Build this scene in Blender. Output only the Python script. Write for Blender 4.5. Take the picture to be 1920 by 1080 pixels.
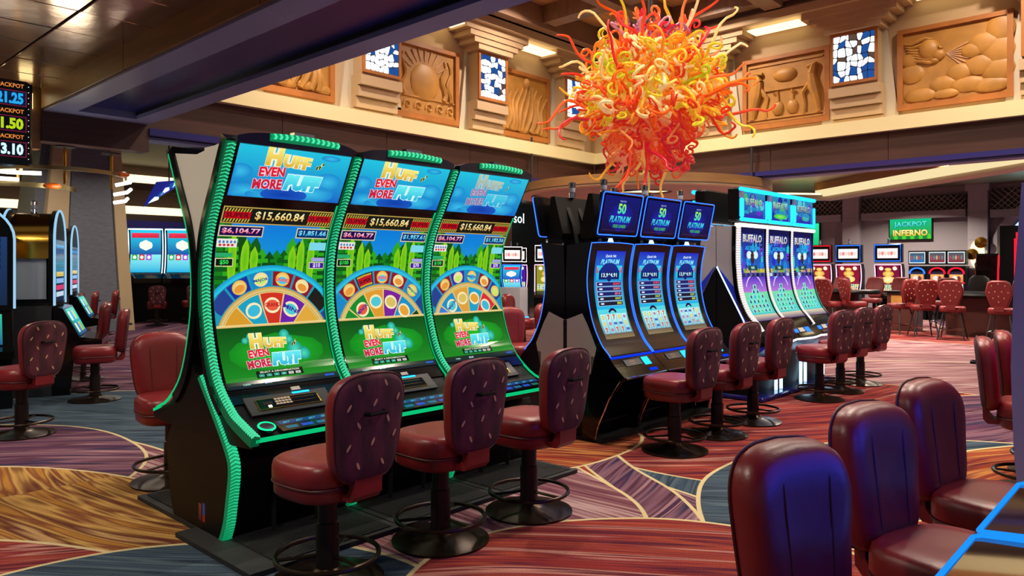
import bpy, bmesh, math, random
from mathutils import Vector, Matrix, Euler
R = math.radians
rnd = random.Random(7)
scene = bpy.context.scene
for o in list(bpy.data.objects):
    bpy.data.objects.remove(o)
COL = scene.collection

# ------------------------------------------------------------------ camera
# building axes: +X runs along the banks of machines (away to the right), +Y away to the left
cam_d = bpy.data.cameras.new('camera')
cam_d.sensor_width = 36.0
cam_d.lens = 36.0 * 1400 / 1920
cam_d.shift_y = -40 / 1920          # horizon sits at row 500
cam_d.clip_end = 200
cam = bpy.data.objects.new('camera', cam_d)
COL.objects.link(cam)
cam.location = (0, 0, 1.6)
cam.rotation_euler = (R(90), 0, math.atan2(.6807, .7325) - R(90))
scene.camera = cam

# ------------------------------------------------------------------ world, exposure
world = bpy.data.worlds.new('World')
scene.world = world
world.use_nodes = True
bgn = world.node_tree.nodes['Background']
bgn.inputs[0].default_value = (.62, .55, .60, 1)
bgn.inputs[1].default_value = .27
vs = scene.view_settings
vs.view_transform = 'Standard'
vs.look = 'None'
vs.exposure = 0.0
vs.gamma = 1.0
vs.use_curve_mapping = False
scene.cycles.use_denoising = True
scene.cycles.max_bounces = 4
scene.cycles.use_adaptive_sampling = True
scene.cycles.adaptive_threshold = .05
scene.cycles.adaptive_min_samples = 16
scene.cycles.diffuse_bounces = 2
scene.cycles.glossy_bounces = 2
scene.cycles.transmission_bounces = 2
scene.cycles.sample_clamp_indirect = 4.0
scene.cycles.caustics_reflective = False
scene.cycles.caustics_refractive = False

# ------------------------------------------------------------------ materials
def lin(c):
    if isinstance(c, str):
        c = c.lstrip('#')
        c = tuple(int(c[i:i + 2], 16) / 255 for i in (0, 2, 4))
        return tuple(x / 12.92 if x < .04045 else ((x + .055) / 1.055) ** 2.4 for x in c)
    return c
MATS = {}
def mat(name, col, rough=.5, metal=0, bump=0, bscale=40, emit=None, estr=0, spec=.5, coat=0, vary=0, vscale=3, stretch=None):
    m = bpy.data.materials.new(name)
    m.use_nodes = True
    nt = m.node_tree
    b = nt.nodes['Principled BSDF']
    c = lin(col)
    b.inputs['Base Color'].default_value = (*c, 1)
    b.inputs['Roughness'].default_value = rough
    b.inputs['Metallic'].default_value = metal
    b.inputs['Specular IOR Level'].default_value = spec
    b.inputs['Coat Weight'].default_value = coat
    if emit is not None:
        b.inputs['Emission Color'].default_value = (*lin(emit), 1)
        b.inputs['Emission Strength'].default_value = estr
    if bump or vary:
        tc = nt.nodes.new('ShaderNodeTexCoord')
        mp = nt.nodes.new('ShaderNodeMapping')
        nt.links.new(tc.outputs['Object'], mp.inputs[0])
        if stretch:
            mp.inputs['Scale'].default_value = stretch
    if bump:
        n = nt.nodes.new('ShaderNodeTexNoise')
        n.inputs['Scale'].default_value = bscale
        n.inputs['Detail'].default_value = 3
        nt.links.new(mp.outputs[0], n.inputs['Vector'])
        bp = nt.nodes.new('ShaderNodeBump')
        bp.inputs['Strength'].default_value = bump
        bp.inputs['Distance'].default_value = .01
        nt.links.new(n.outputs[0], bp.inputs['Height'])
        nt.links.new(bp.outputs[0], b.inputs['Normal'])
    if vary:
        n = nt.nodes.new('ShaderNodeTexNoise')
        n.inputs['Scale'].default_value = vscale
        n.inputs['Detail'].default_value = 4
        nt.links.new(mp.outputs[0], n.inputs['Vector'])
        rp = nt.nodes.new('ShaderNodeValToRGB')
        rp.color_ramp.elements[0].position = .3
        rp.color_ramp.elements[1].position = .7
        rp.color_ramp.elements[0].color = (*[x * (1 - vary) for x in c], 1)
        rp.color_ramp.elements[1].color = (*[min(1, x * (1 + vary)) for x in c], 1)
        nt.links.new(n.outputs[0], rp.inputs[0])
        nt.links.new(rp.outputs[0], b.inputs['Base Color'])
    MATS[name] = m
    return m

def emat(name, col, strength):
    m = bpy.data.materials.new(name)
    m.use_nodes = True
    nt = m.node_tree
    nt.nodes.clear()
    o = nt.nodes.new('ShaderNodeOutputMaterial')
    e = nt.nodes.new('ShaderNodeEmission')
    e.inputs[0].default_value = (*lin(col), 1)
    e.inputs[1].default_value = strength
    nt.links.new(e.outputs[0], o.inputs[0])
    if name not in ('led_warm', 'cove_light', 'led_cyan', 'led_blue', 'window_light'):
        m.cycles.emission_sampling = 'NONE'
    MATS[name] = m
    return m

def attr_emat(name, strength, gloss=True):
    m = bpy.data.materials.new(name)
    m.use_nodes = True
    nt = m.node_tree
    b = nt.nodes['Principled BSDF']
    a = nt.nodes.new('ShaderNodeAttribute')
    a.attribute_name = 'Col'
    b.inputs['Base Color'].default_value = (.01, .01, .01, 1)
    b.inputs['Roughness'].default_value = .12 if gloss else .6
    b.inputs['Specular IOR Level'].default_value = .15
    nt.links.new(a.outputs['Color'], b.inputs['Emission Color'])
    b.inputs['Emission Strength'].default_value = strength
    m.cycles.emission_sampling = 'NONE' if strength < 1.3 and name != 'strip' else 'AUTO'
    MATS[name] = m
    return m

M = MATS
mat('black', '#08090b', .42, spec=.16)
mat('black_gloss', '#08090b', .12, coat=.1, spec=.35)
mat('black_matte', '#101113', .6)
mat('bezel', '#1a1516', .18)
mat('rubber', '#161718', .7, bump=.2, bscale=120)
mat('charcoal', '#2a2b30', .45)
mat('chrome', '#c8c8c8', .08, 1)
mat('pale_reflection', '#f4efe0', .22, .2, bump=.3, bscale=5)  # pale base stands in for bright reflections on the polished flank
mat('bronze', '#3a2c22', .3, .85)
mat('post_bronze', '#2c2320', .35, .6)
mat('offwhite', '#b9b6ac', .45)
mat('grey_panel', '#9a9aa2', .35)
mat('blue_panel', '#1f2fc0', .3)
mat('leather', '#781b1f', .36, bump=.06, bscale=90, vary=.12, vscale=6)
mat('leather_seam', '#4a1217', .5)
mat('fabric', '#4e1c2a', .85, bump=.12, bscale=300, vary=.6, vscale=9, stretch=(1.6, 1.6, .45))
mat('leaf', '#c99a78', .7)
mat('far_leather', '#742022', .45)
mat('wood', '#42231a', .45, vary=.25, vscale=2.5, stretch=(.5, .5, 9), bump=.03, bscale=20)
mat('wood_light', '#9c7244', .4, vary=.2, vscale=2, stretch=(.6, .6, 6))
mat('wood_dark', '#3a2520', .5, vary=.25, vscale=2.5, stretch=(.5, .5, 9))
mat('wood_ceiling', '#b8804e', .5, vary=.25, vscale=2, stretch=(1, 6, 1))
mat('wood_beam', '#7c5c48', .5, vary=.2, vscale=2, stretch=(1, 6, 1))
mat('plaster', '#bc9c78', .7, bump=.04, bscale=30)
mat('plaster_white', '#c4b59e', .7)
mat('cream', '#e8d6a2', .6)
mat('relief', '#b07a35', .5, vary=.18, vscale=4)
mat('relief_frame', '#a5652f', .4, vary=.2, vscale=3)
mat('lilac_trim', '#7f87b4', .4)
mat('soffit', '#181d66', .25, spec=.6)
mat('soffit_line', '#07070b', .4)
mat('navy_trim', '#26246a', .3)
mat('tile_metal', '#c4a587', .16, .8, bump=.25, bscale=4)
mat('tile_gap', '#120d0a', .6)
mat('far_ceiling', '#9c8a72', .35, .5, bump=.3, bscale=3)
mat('far_wall', '#a89ea6', .7)
mat('far_wall_trim', '#b8aeb8', .6)
mat('lattice', '#b9b09c', .6)
mat('lattice_back', '#3b3638', .7)
mat('column_panel', '#6f7480', .55, vary=.15, vscale=8, stretch=(1, 1, 5), bump=.08, bscale=30)
mat('column_edge', '#c9b28c', .6)
mat('brown_wall', '#4a3833', .6)
mat('teal_wall', '#2b4a4a', .6)
mat('gold_metal', '#c79a3c', .18, 1)
mat('acrylic', '#aab4c4', .1, spec=.6)
mat('lead', '#2a2622', .5, .3)
mat('felt', '#14171c', .8)
mat('table_wood', '#4a2620', .4)
mat('pale_blue', '#a9b7d8', .4)
mat('deck_glass', '#2a1c14', .04, spec=.9, coat=1)
mat('gap_dark', '#0c0a0a', .8)
mat('bronze_band', '#8a7a52', .3, .6)
mat('amber_glass', '#c85a18', .2)
mat('pale_window', '#7fa0a0', .3)
emat('bulb_soft', '#fff6e8', 3.5)
emat('led_green', '#12ff9a', 1.6)
emat('led_green_dim', '#0fd884', .8)
emat('led_blue', '#2560ff', 3.0)
emat('led_cyan', '#22b4ff', 2.2)
emat('led_deck', '#1a86ee', 1.3)
emat('led_white', '#fff0ee', 2.2)
emat('led_cool', '#bfe6ff', 2.5)
emat('led_red', '#ff1528', 2.0)
emat('led_warm', '#ffe6ac', 4.4)
emat('cove_light', '#ffe9ac', 2.2)
emat('lit_face_glow', '#ffe8b0', .95)
emat('bulb', '#fff3da', 14.0)
emat('neon', '#dffaff', 3.0)
emat('window_light', '#b8f4ff', 3.0)
emat('glass_white', '#f6f7ff', 1.35)
emat('glass_blue', '#2c63b8', .7)
emat('glass_amber', '#8a6a5a', .45)
attr_emat('screen', 1.0)
attr_emat('screen_far', 1.15)
attr_emat('strip', 1.0, False)

# ------------------------------------------------------------------ mesh helpers
class MB:
    def __init__(s):
        s.v, s.f, s.c = [], [], []
    def add(s, vs_, fs_, col=None):
        n = len(s.v)
        s.v += [tuple(p) for p in vs_]
        s.f += [tuple(i + n for i in f) for f in fs_]
        s.c += [col] * len(fs_)
        return s
    def box(s, x0, x1, y0, y1, z0, z1, col=None, Mx=None):
        p = [(x0, y0, z0), (x1, y0, z0), (x1, y1, z0), (x0, y1, z0), (x0, y0, z1), (x1, y0, z1), (x1, y1, z1), (x0, y1, z1)]
        if Mx is not None:
            p = [tuple(Mx @ Vector(q)) for q in p]
        return s.add(p, [(0, 3, 2, 1), (4, 5, 6, 7), (0, 1, 5, 4), (1, 2, 6, 5), (2, 3, 7, 6), (3, 0, 4, 7)], col)
    def cbox(s, x0, x1, y0, y1, z0, z1, c=.01, Mx=None):
        # box with chamfered vertical + top edges
        def ring(i, z):
            return [(x0 + i + c, y0 + i, z), (x1 - i - c, y0 + i, z), (x1 - i, y0 + i + c, z), (x1 - i, y1 - i - c, z),
                    (x1 - i - c, y1 - i, z), (x0 + i + c, y1 - i, z), (x0 + i, y1 - i - c, z), (x0 + i, y0 + i + c, z)]
        rs = [ring(c, z0), ring(0, z0 + c), ring(0, z1 - c), ring(c, z1)]
        return s.loft(rs, True, True, Mx=Mx)
    def loft(s, rings, cap0=False, cap1=False, closed=True, col=None, Mx=None):
        n = len(rings[0])
        vs_ = [p for r in rings for p in r]
        if Mx is not None:
            vs_ = [tuple(Mx @ Vector(q)) for q in vs_]
        fs_ = []
        for i in range(len(rings) - 1):
            for j in range(n if closed else n - 1):
                k = (j + 1) % n
                fs_.append((i * n + j, i * n + k, (i + 1) * n + k, (i + 1) * n + j))
        if cap0: fs_.append(tuple(reversed(range(n))))
        if cap1: fs_.append(tuple((len(rings) - 1) * n + j for j in range(n)))
        return s.add(vs_, fs_, col)
    def prism_x(s, prof, x0, x1, col=None):
        # prof: list of (y, z); extruded along x
        n = len(prof)
        a = sum(prof[i][0] * prof[(i + 1) % n][1] - prof[(i + 1) % n][0] * prof[i][1] for i in range(n))
        if a < 0: prof = prof[::-1]
        vs_ = [(x0, y, z) for y, z in prof] + [(x1, y, z) for y, z in prof]
        fs_ = [tuple(reversed(range(n))), tuple(range(n, 2 * n))]
        fs_ += [(i, (i + 1) % n, n + (i + 1) % n, n + i) for i in range(n)]
        return s.add(vs_, fs_, col)
    def prism_z(s, prof, z0, z1, col=None, Mx=None):
        n = len(prof)
        a = sum(prof[i][0] * prof[(i + 1) % n][1] - prof[(i + 1) % n][0] * prof[i][1] for i in range(n))
        if a < 0: prof = prof[::-1]
        vs_ = [(x, y, z0) for x, y in prof] + [(x, y, z1) for x, y in prof]
        if Mx is not None: vs_ = [tuple(Mx @ Vector(q)) for q in vs_]
        fs_ = [tuple(reversed(range(n))), tuple(range(n, 2 * n))]
        fs_ += [(i, (i + 1) % n, n + (i + 1) % n, n + i) for i in range(n)]
        return s.add(vs_, fs_, col)
    def lathe(s, prof, n=24, cx=0, cy=0, cap=True, Mx=None, col=None):
        rings = [[(cx + r * math.cos(2 * math.pi * j / n), cy + r * math.sin(2 * math.pi * j / n), z) for j in range(n)] for r, z in prof]
        return s.loft(rings, cap, cap, Mx=Mx, col=col)
    def tube(s, pts, r, n=8, closed=False, col=None):
        pts = [Vector(p) for p in pts]
        m = len(pts)
        rr = r if isinstance(r, (list, tuple)) else [r] * m
        rings = []
        up = None
        for i, p in enumerate(pts):
            if closed:
                t = pts[(i + 1) % m] - pts[i - 1]
            else:
                t = pts[min(i + 1, m - 1)] - pts[max(i - 1, 0)]
            t.normalize()
            if up is None:
                up = Vector((0, 0, 1)) if abs(t.z) < .9 else Vector((1, 0, 0))
            a = t.cross(up)
            if a.length < 1e-5: a = t.orthogonal()
            a.normalize()
            b = a.cross(t).normalized()
            up = b
            rings.append([tuple(p + a * (rr[i] * math.cos(2 * math.pi * j / n)) + b * (rr[i] * math.sin(2 * math.pi * j / n))) for j in range(n)])
        if closed:
            rings.append(rings[0])
            return s.loft(rings, col=col)
        return s.loft(rings, True, True, col=col)
    def ellipsoid(s, c, r, n=14, m=8, Mx=None, col=None):
        rings = []
        for i in range(1, m):
            th = math.pi * i / m
            rings.append([(c[0] + r[0] * math.sin(th) * math.cos(2 * math.pi * j / n), c[1] + r[1] * math.sin(th) * math.sin(2 * math.pi * j / n), c[2] - r[2] * math.cos(th)) for j in range(n)])
        return s.loft(rings, True, True, Mx=Mx, col=col)
    def build(s, name, m, parent=None, smooth=35, link=True):
        me = bpy.data.meshes.new(name)
        me.from_pydata(s.v, [], s.f)
        me.update()
        if any(c is not None for c in s.c):
            ca = me.color_attributes.new('Col', 'FLOAT_COLOR', 'CORNER')
            flat = []
            for c, f in zip(s.c, s.f):
                c = c if c is not None else (0, 0, 0)
                if isinstance(c[0], (tuple, list)):
                    for cc in c: flat += [cc[0], cc[1], cc[2], 1]
                else:
                    flat += [c[0], c[1], c[2], 1] * len(f)
            ca.data.foreach_set('color', flat)
        if smooth:
            me.shade_smooth()
            me.set_sharp_from_angle(angle=R(smooth))
        me.materials.append(M[m] if isinstance(m, str) else m)
        o = bpy.data.objects.new(name, me)
        COL.objects.link(o)
        if parent is not None: o.parent = parent
        return o

def tag(o, label=None, cat=None, group=None, kind=None):
    if label: o['label'] = label
    if cat: o['category'] = cat
    if group: o['group'] = group
    if kind: o['kind'] = kind
    return o
def empty(name, loc=(0, 0, 0), rz=0, label=None, cat=None, group=None, kind=None):
    o = bpy.data.objects.new(name, None)
    o.empty_display_size = .1
    COL.objects.link(o)
    o.location = loc
    o.rotation_euler = (0, 0, rz)
    return tag(o, label, cat, group, kind)
def copy_tree(o, parent=None):
    c = o.copy()
    COL.objects.link(c)
    c.parent = parent
    for ch in list(o.children):
        copy_tree(ch, c)
    return c
def dup(root, loc, rz, label, group=None):
    c = copy_tree(root)
    c.location = loc
    c.rotation_euler = (0, 0, rz)
    c['label'] = label
    if group: c['group'] = group
    return c

class Curve2:
    """smooth planar curve (y, z), parametrised by arc length; normal points to -y for a rising curve"""
    def __init__(s, pts, dens=12):
        P = []
        n = len(pts)
        for i in range(n - 1):
            p0, p1, p2, p3 = pts[max(i - 1, 0)], pts[i], pts[i + 1], pts[min(i + 2, n - 1)]
            for k in range(dens):
                t = k / dens
                P.append(tuple(.5 * ((2 * p1[a]) + (-p0[a] + p2[a]) * t + (2 * p0[a] - 5 * p1[a] + 4 * p2[a] - p3[a]) * t * t + (-p0[a] + 3 * p1[a] - 3 * p2[a] + p3[a]) * t ** 3) for a in (0, 1)))
        P.append(tuple(pts[-1]))
        s.P = P
        s.S = [0]
        for a, b in zip(P, P[1:]):
            s.S.append(s.S[-1] + math.dist(a, b))
        s.L = s.S[-1]
    def at(s, q, off=0):
        q = max(0, min(s.L, q))
        i = 0
        lo, hi = 0, len(s.S) - 2
        while lo < hi:
            mid = (lo + hi + 1) // 2
            if s.S[mid] <= q: lo = mid
            else: hi = mid - 1
        i = lo
        d = s.S[i + 1] - s.S[i]
        t = (q - s.S[i]) / d if d else 0
        a, b = s.P[i], s.P[i + 1]
        p = (a[0] + (b[0] - a[0]) * t, a[1] + (b[1] - a[1]) * t)
        # averaged tangent
        j0, j1 = max(i - 2, 0), min(i + 3, len(s.P) - 1)
        ty, tz = s.P[j1][0] - s.P[j0][0], s.P[j1][1] - s.P[j0][1]
        l = math.hypot(ty, tz)
        return p[0] - tz / l * off, p[1] + ty / l * off
    def s_at_z(s, z):
        for i in range(len(s.P) - 1):
            if s.P[i][1] <= z <= s.P[i + 1][1]:
                return s.S[i]
        return s.L
def ribbon(mb, cv, s0, s1, x0, x1, off, back, n=24, col=None, ymax=None):
    """solid swept along the curve from s0 to s1, front face at 'off' in front, rear face at 'back'"""
    rings = []
    for i in range(n + 1):
        q = s0 + (s1 - s0) * i / n
        fy, fz = cv.at(q, off)
        by, bz = cv.at(q, back)
        if ymax is not None and by > ymax: by = max(ymax, fy + .001)
        rings.append([(x0, fy, fz), (x1, fy, fz), (x1, by, bz), (x0, by, bz)])
    return mb.loft(rings, True, True, col=col)

# ------------------------------------------------------------------ flat print (screens, signs)
_tx = {}
def text_geo(s, bold=0.0, shear=0.0):
    key = (s, round(bold, 3), shear)
    if key in _tx: return _tx[key]
    cu = bpy.data.curves.new('t', 'FONT')
    cu.body = s
    cu.size = 1.0
    cu.offset = bold
    cu.shear = shear
    cu.resolution_u = 2
    cu.fill_mode = 'FRONT'
    ob = bpy.data.objects.new('t', cu)
    COL.objects.link(ob)
    me = bpy.data.meshes.new_from_object(ob.evaluated_get(bpy.context.evaluated_depsgraph_get()))
    vs_ = [(v.co.x, v.co.y) for v in me.vertices]
    fs_ = [tuple(p.vertices) for p in me.polygons]
    bpy.data.meshes.remove(me)
    bpy.data.objects.remove(ob)
    bpy.data.curves.remove(cu)
    _tx[key] = (vs_, fs_)
    return _tx[key]

class Print:
    """flat coloured shapes laid on a surface: fn(a, b, off) -> point"""
    def __init__(s, fn, W, L, gap=.0008):
        s.fn, s.W, s.L, s.gap = fn, W, L, gap
        s.mb = MB()
        s.lay = 0
    def P(s, a, b):
        a = max(0, min(s.W, a)); b = max(0, min(s.L, b))
        return s.fn(a, b, s.gap * s.lay)
    def quadgrid(s, a0, a1, b0, b1, c0, c1=None, na=1, nb=None):
        c0 = lin(c0); c1 = lin(c1) if c1 is not None else c0
        nb = max(nb or 1, int((b1 - b0) / .022))
        for i in range(nb):
            for j in range(na):
                aa0, aa1 = a0 + (a1 - a0) * j / na, a0 + (a1 - a0) * (j + 1) / na
                t0, t1 = i / nb, (i + 1) / nb
                bb0, bb1 = b0 + (b1 - b0) * t0, b0 + (b1 - b0) * t1
                k0 = tuple(x + (y - x) * t0 for x, y in zip(c0, c1))
                k1 = tuple(x + (y - x) * t1 for x, y in zip(c0, c1))
                s.mb.add([s.P(aa0, bb0), s.P(aa1, bb0), s.P(aa1, bb1), s.P(aa0, bb1)], [(0, 1, 2, 3)], (k0, k0, k1, k1))
        return s
    def up(s, n=1):
        s.lay += n
        return s
    def at(s, n):
        s.lay = n
        return s
    def frame(s, a0, a1, b0, b1, t, col):
        s.quadgrid(a0, a1, b0, b0 + t, col); s.quadgrid(a0, a1, b1 - t, b1, col)
        s.quadgrid(a0, a0 + t, b0, b1, col); s.quadgrid(a1 - t, a1, b0, b1, col)
        return s
    def ell(s, ca, cb, ra, rb, col, col2=None, n=20, rot=0):
        c = lin(col); c2 = lin(col2) if col2 is not None else c
        if rb > .07 and not rot:          # tall shapes follow the curved glass in slices
            m = max(4, int(rb / .025))
            rows = []
            for i in range(m + 1):
                y = -1 + 2 * i / m
                h = math.sqrt(max(0, 1 - y * y))
                rows.append([(x * h, y) for x in (-1, -.5, 0, .5, 1)])
            for r0, r1 in zip(rows, rows[1:]):
                for k in range(4):
                    q = (r0[k], r0[k + 1], r1[k + 1], r1[k])
                    cc = tuple(tuple(p_ + (q_ - p_) * max(0, 1 - math.hypot(*v)) for p_, q_ in zip(c, c2)) for v in q)
                    s.mb.add([s.P(ca + v[0] * ra, cb + v[1] * rb) for v in q], [(0, 1, 2, 3)], cc)
            return s
        pts = []
        for i in range(n):
            x, y = ra * math.cos(2 * math.pi * i / n), rb * math.sin(2 * math.pi * i / n)
            pts.append(s.P(ca + x * math.cos(rot) - y * math.sin(rot), cb + x * math.sin(rot) + y * math.cos(rot)))
        v = [s.P(ca, cb)] + pts
        for i in range(n):
            j = (i + 1) % n
            s.mb.add([v[0], v[1 + i], v[1 + j]], [(0, 1, 2)], (c2, c, c))
        return s
    def poly(s, pts, col):
        s.mb.add([s.P(*p) for p in pts], [tuple(range(len(pts)))], lin(col))
        return s
    def sector(s, ca, cb, r0, r1, t0, t1, col, col2=None, n=None, nr=3, bmin=0):
        c0 = lin(col); c1 = lin(col2) if col2 is not None else c0
        n = n or max(2, int(abs(t1 - t0) / R(5)))
        for i in range(n):
            for k in range(nr):
                q = []
                for (ii, kk) in ((i, k), (i, k + 1), (i + 1, k + 1), (i + 1, k)):
                    t = t0 + (t1 - t0) * ii / n
                    r = r0 + (r1 - r0) * kk / nr
                    q.append((ca + r * math.cos(t), max(bmin, cb + r * math.sin(t)), kk / nr))
                if max(p[1] for p in q) <= bmin + 1e-6: continue
                if all(p[0] <= 0 for p in q) or all(p[0] >= s.W for p in q): continue
                cc = tuple(tuple(x + (y - x) * p[2] for x, y in zip(c0, c1)) for p in q)
                s.mb.add([s.P(p[0], p[1]) for p in reversed(q)], [(0, 1, 2, 3)], tuple(reversed(cc)))
        return s
    def text(s, t, ca, cb, h, col, w=None, bold=.0, shear=0, rot=0, col2=None, align='C'):
        vs_, fs_ = text_geo(t, bold, shear)
        if not vs_: return s
        x0, x1 = min(v[0] for v in vs_), max(v[0] for v in vs_)
        y0, y1 = min(v[1] for v in vs_), max(v[1] for v in vs_)
        k = h / (y1 - y0)
        kx = k if w is None else w / (x1 - x0)
        ox = {'C': (x0 + x1) / 2, 'L': x0, 'R': x1}[align]
        c, sn = math.cos(rot), math.sin(rot)
        col = lin(col); c2 = lin(col2) if col2 is not None else None
        pts = []
        for x, y in vs_:
            X, Y = (x - ox) * kx, (y - (y0 + y1) / 2) * k
            pts.append(s.P(ca + X * c - Y * sn, cb + X * sn + Y * c))
        if c2 is None:
            s.mb.add(pts, fs_, col)
        else:
            n = len(s.mb.v)
            s.mb.v += pts
            for f in fs_:
                s.mb.f.append(tuple(i + n for i in f))
                s.mb.c.append(tuple(tuple(a + (b - a) * ((vs_[i][1] - y0) / (y1 - y0)) for a, b in zip(col, c2)) for i in f))
        return s
    def otext(s, t, ca, cb, h, col, ocol, w=None, bold=.01, o=.05, **k):
        s.text(t, ca, cb, h * (1 + .9 * o), ocol, None if w is None else w * (1 + .35 * o), bold=bold + o, **{q: v for q, v in k.items() if q != 'col2'})
        s.up()
        s.text(t, ca, cb, h, col, w, bold=bold, **k)
        s.lay -= 1
        return s
    def build(s, name, parent, m='screen'):
        return s.mb.build(name, m, parent, smooth=0)
# ------------------------------------------------------------------ carpet material
def carpet_material():
    m = bpy.data.materials.new('carpet')
    m.use_nodes = True
    nt = m.node_tree
    N, Lk = nt.nodes, nt.links
    b = N['Principled BSDF']
    b.inputs['Roughness'].default_value = .95
    b.inputs['Specular IOR Level'].default_value = .1
    tc = N.new('ShaderNodeTexCoord')
    def math_(op, a, b_=None, c_=None):
        n = N.new('ShaderNodeMath'); n.operation = op
        for i, v in enumerate((a, b_, c_)):
            if v is None: continue
            if isinstance(v, (int, float)): n.inputs[i].default_value = v
            else: Lk.new(v, n.inputs[i])
        return n.outputs[0]
    # slow wobble so that the arcs are hand-drawn rather than true circles
    wob = N.new('ShaderNodeTexNoise'); wob.inputs['Scale'].default_value = .45; wob.inputs['Detail'].default_value = 1
    Lk.new(tc.outputs['Object'], wob.inputs['Vector'])
    wsub = N.new('ShaderNodeVectorMath'); wsub.operation = 'MULTIPLY_ADD'
    Lk.new(wob.outputs['Color'], wsub.inputs[0])
    wsub.inputs[1].default_value = (.4, .4, 0)
    Lk.new(tc.outputs['Object'], wsub.inputs[2])
    P0 = wsub.outputs[0]
    pal = {
        'red': ['#2a0f1c', '#5e1a22', '#7e2a26', '#42162a', '#8c3c2c', '#6a2028', '#a87468', '#4c1626', '#82342a'],
        'gold': ['#5a3820', '#84582a', '#9c6e30', '#6a3a24', '#b08a4c', '#74502a', '#54241e', '#a88658', '#845c2a'],
        'plum': ['#1e1428', '#3a2036', '#583048', '#20203c', '#74505e', '#381a2e', '#947078', '#2e1c38', '#60303c'],
        'denim': ['#22303c', '#2e3c4a', '#3e4c58', '#28384a', '#4a5862', '#202c3a', '#3a4854', '#2e3c4a', '#22303c'],
        'rose': ['#74505a', '#947478', '#62383f', '#a48888', '#7c5058', '#542c3a', '#967472', '#845458', '#462438'],
        'ember': ['#4e161e', '#7a281e', '#97492a', '#5c1a24', '#a46e3a', '#7c341e', '#441424', '#904632', '#6a2220'],
    }
    cur = None
    def layer(cx, cy, rad, pname, fr, fa, seed, mode='ring', first=False, line=True):
        nonlocal cur
        sub = N.new('ShaderNodeVectorMath'); sub.operation = 'SUBTRACT'
        Lk.new(P0, sub.inputs[0]); sub.inputs[1].default_value = (cx, cy, 0)
        ln = N.new('ShaderNodeVectorMath'); ln.operation = 'LENGTH'
        Lk.new(sub.outputs[0], ln.inputs[0])
        r = ln.outputs['Value']
        # the dyed streaks sweep round a far centre of their own, so they run as long gentle arcs
        gs = random.Random(int(seed * 10) + 5)
        a_ = R(43 + gs.uniform(-38, 38) + (180 if gs.random() < .5 else 0)); D = gs.uniform(5.2, 7.5)
        s2 = N.new('ShaderNodeVectorMath'); s2.operation = 'SUBTRACT'
        Lk.new(P0, s2.inputs[0]); s2.inputs[1].default_value = (cx + D * math.cos(a_), cy + D * math.sin(a_), 0)
        l2 = N.new('ShaderNodeVectorMath'); l2.operation = 'LENGTH'
        Lk.new(s2.outputs[0], l2.inputs[0])
        sp = N.new('ShaderNodeSeparateXYZ'); Lk.new(s2.outputs[0], sp.inputs[0])
        ang = math_('ARCTAN2', sp.outputs[1], sp.outputs[0])
        cb = N.new('ShaderNodeCombineXYZ')
        Lk.new(math_('MULTIPLY', l2.outputs['Value'], fr * 1.5), cb.inputs[0])
        Lk.new(math_('MULTIPLY', ang, D * .42), cb.inputs[1])
        cb.inputs[2].default_value = seed
        nz = N.new('ShaderNodeTexNoise'); nz.inputs['Scale'].default_value = 1; nz.inputs['Detail'].default_value = 1.6
        nz.inputs['Roughness'].default_value = .62
        Lk.new(cb.outputs[0], nz.inputs['Vector'])
        rp = N.new('ShaderNodeValToRGB')
        cols = pal[pname]
        els = rp.color_ramp.elements
        while len(els) < len(cols): els.new(.5)
        for i, c in enumerate(cols):
            els[i].position = .24 + .52 * i / (len(cols) - 1)
            els[i].color = (*lin(c), 1)
        Lk.new(nz.outputs[0], rp.inputs[0])
        out = rp.outputs[0]
        if first:
            cur = out
            return
        msk = math_('LESS_THAN', r, rad)
        mx = N.new('ShaderNodeMix'); mx.data_type = 'RGBA'
        Lk.new(msk, mx.inputs[0]); Lk.new(cur, mx.inputs[6]); Lk.new(out, mx.inputs[7])
        cur = mx.outputs[2]
        if line:
            wd = math_('COMPARE', r, rad, .015)
            m2 = N.new('ShaderNodeMix'); m2.data_type = 'RGBA'
            Lk.new(wd, m2.inputs[0]); Lk.new(cur, m2.inputs[6]); m2.inputs[7].default_value = (*lin('#b8a87e'), 1)
            cur = m2.outputs[2]
    layer(30, -10, 1, 'plum', 3.2, 14, 1.3, first=True)
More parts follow.
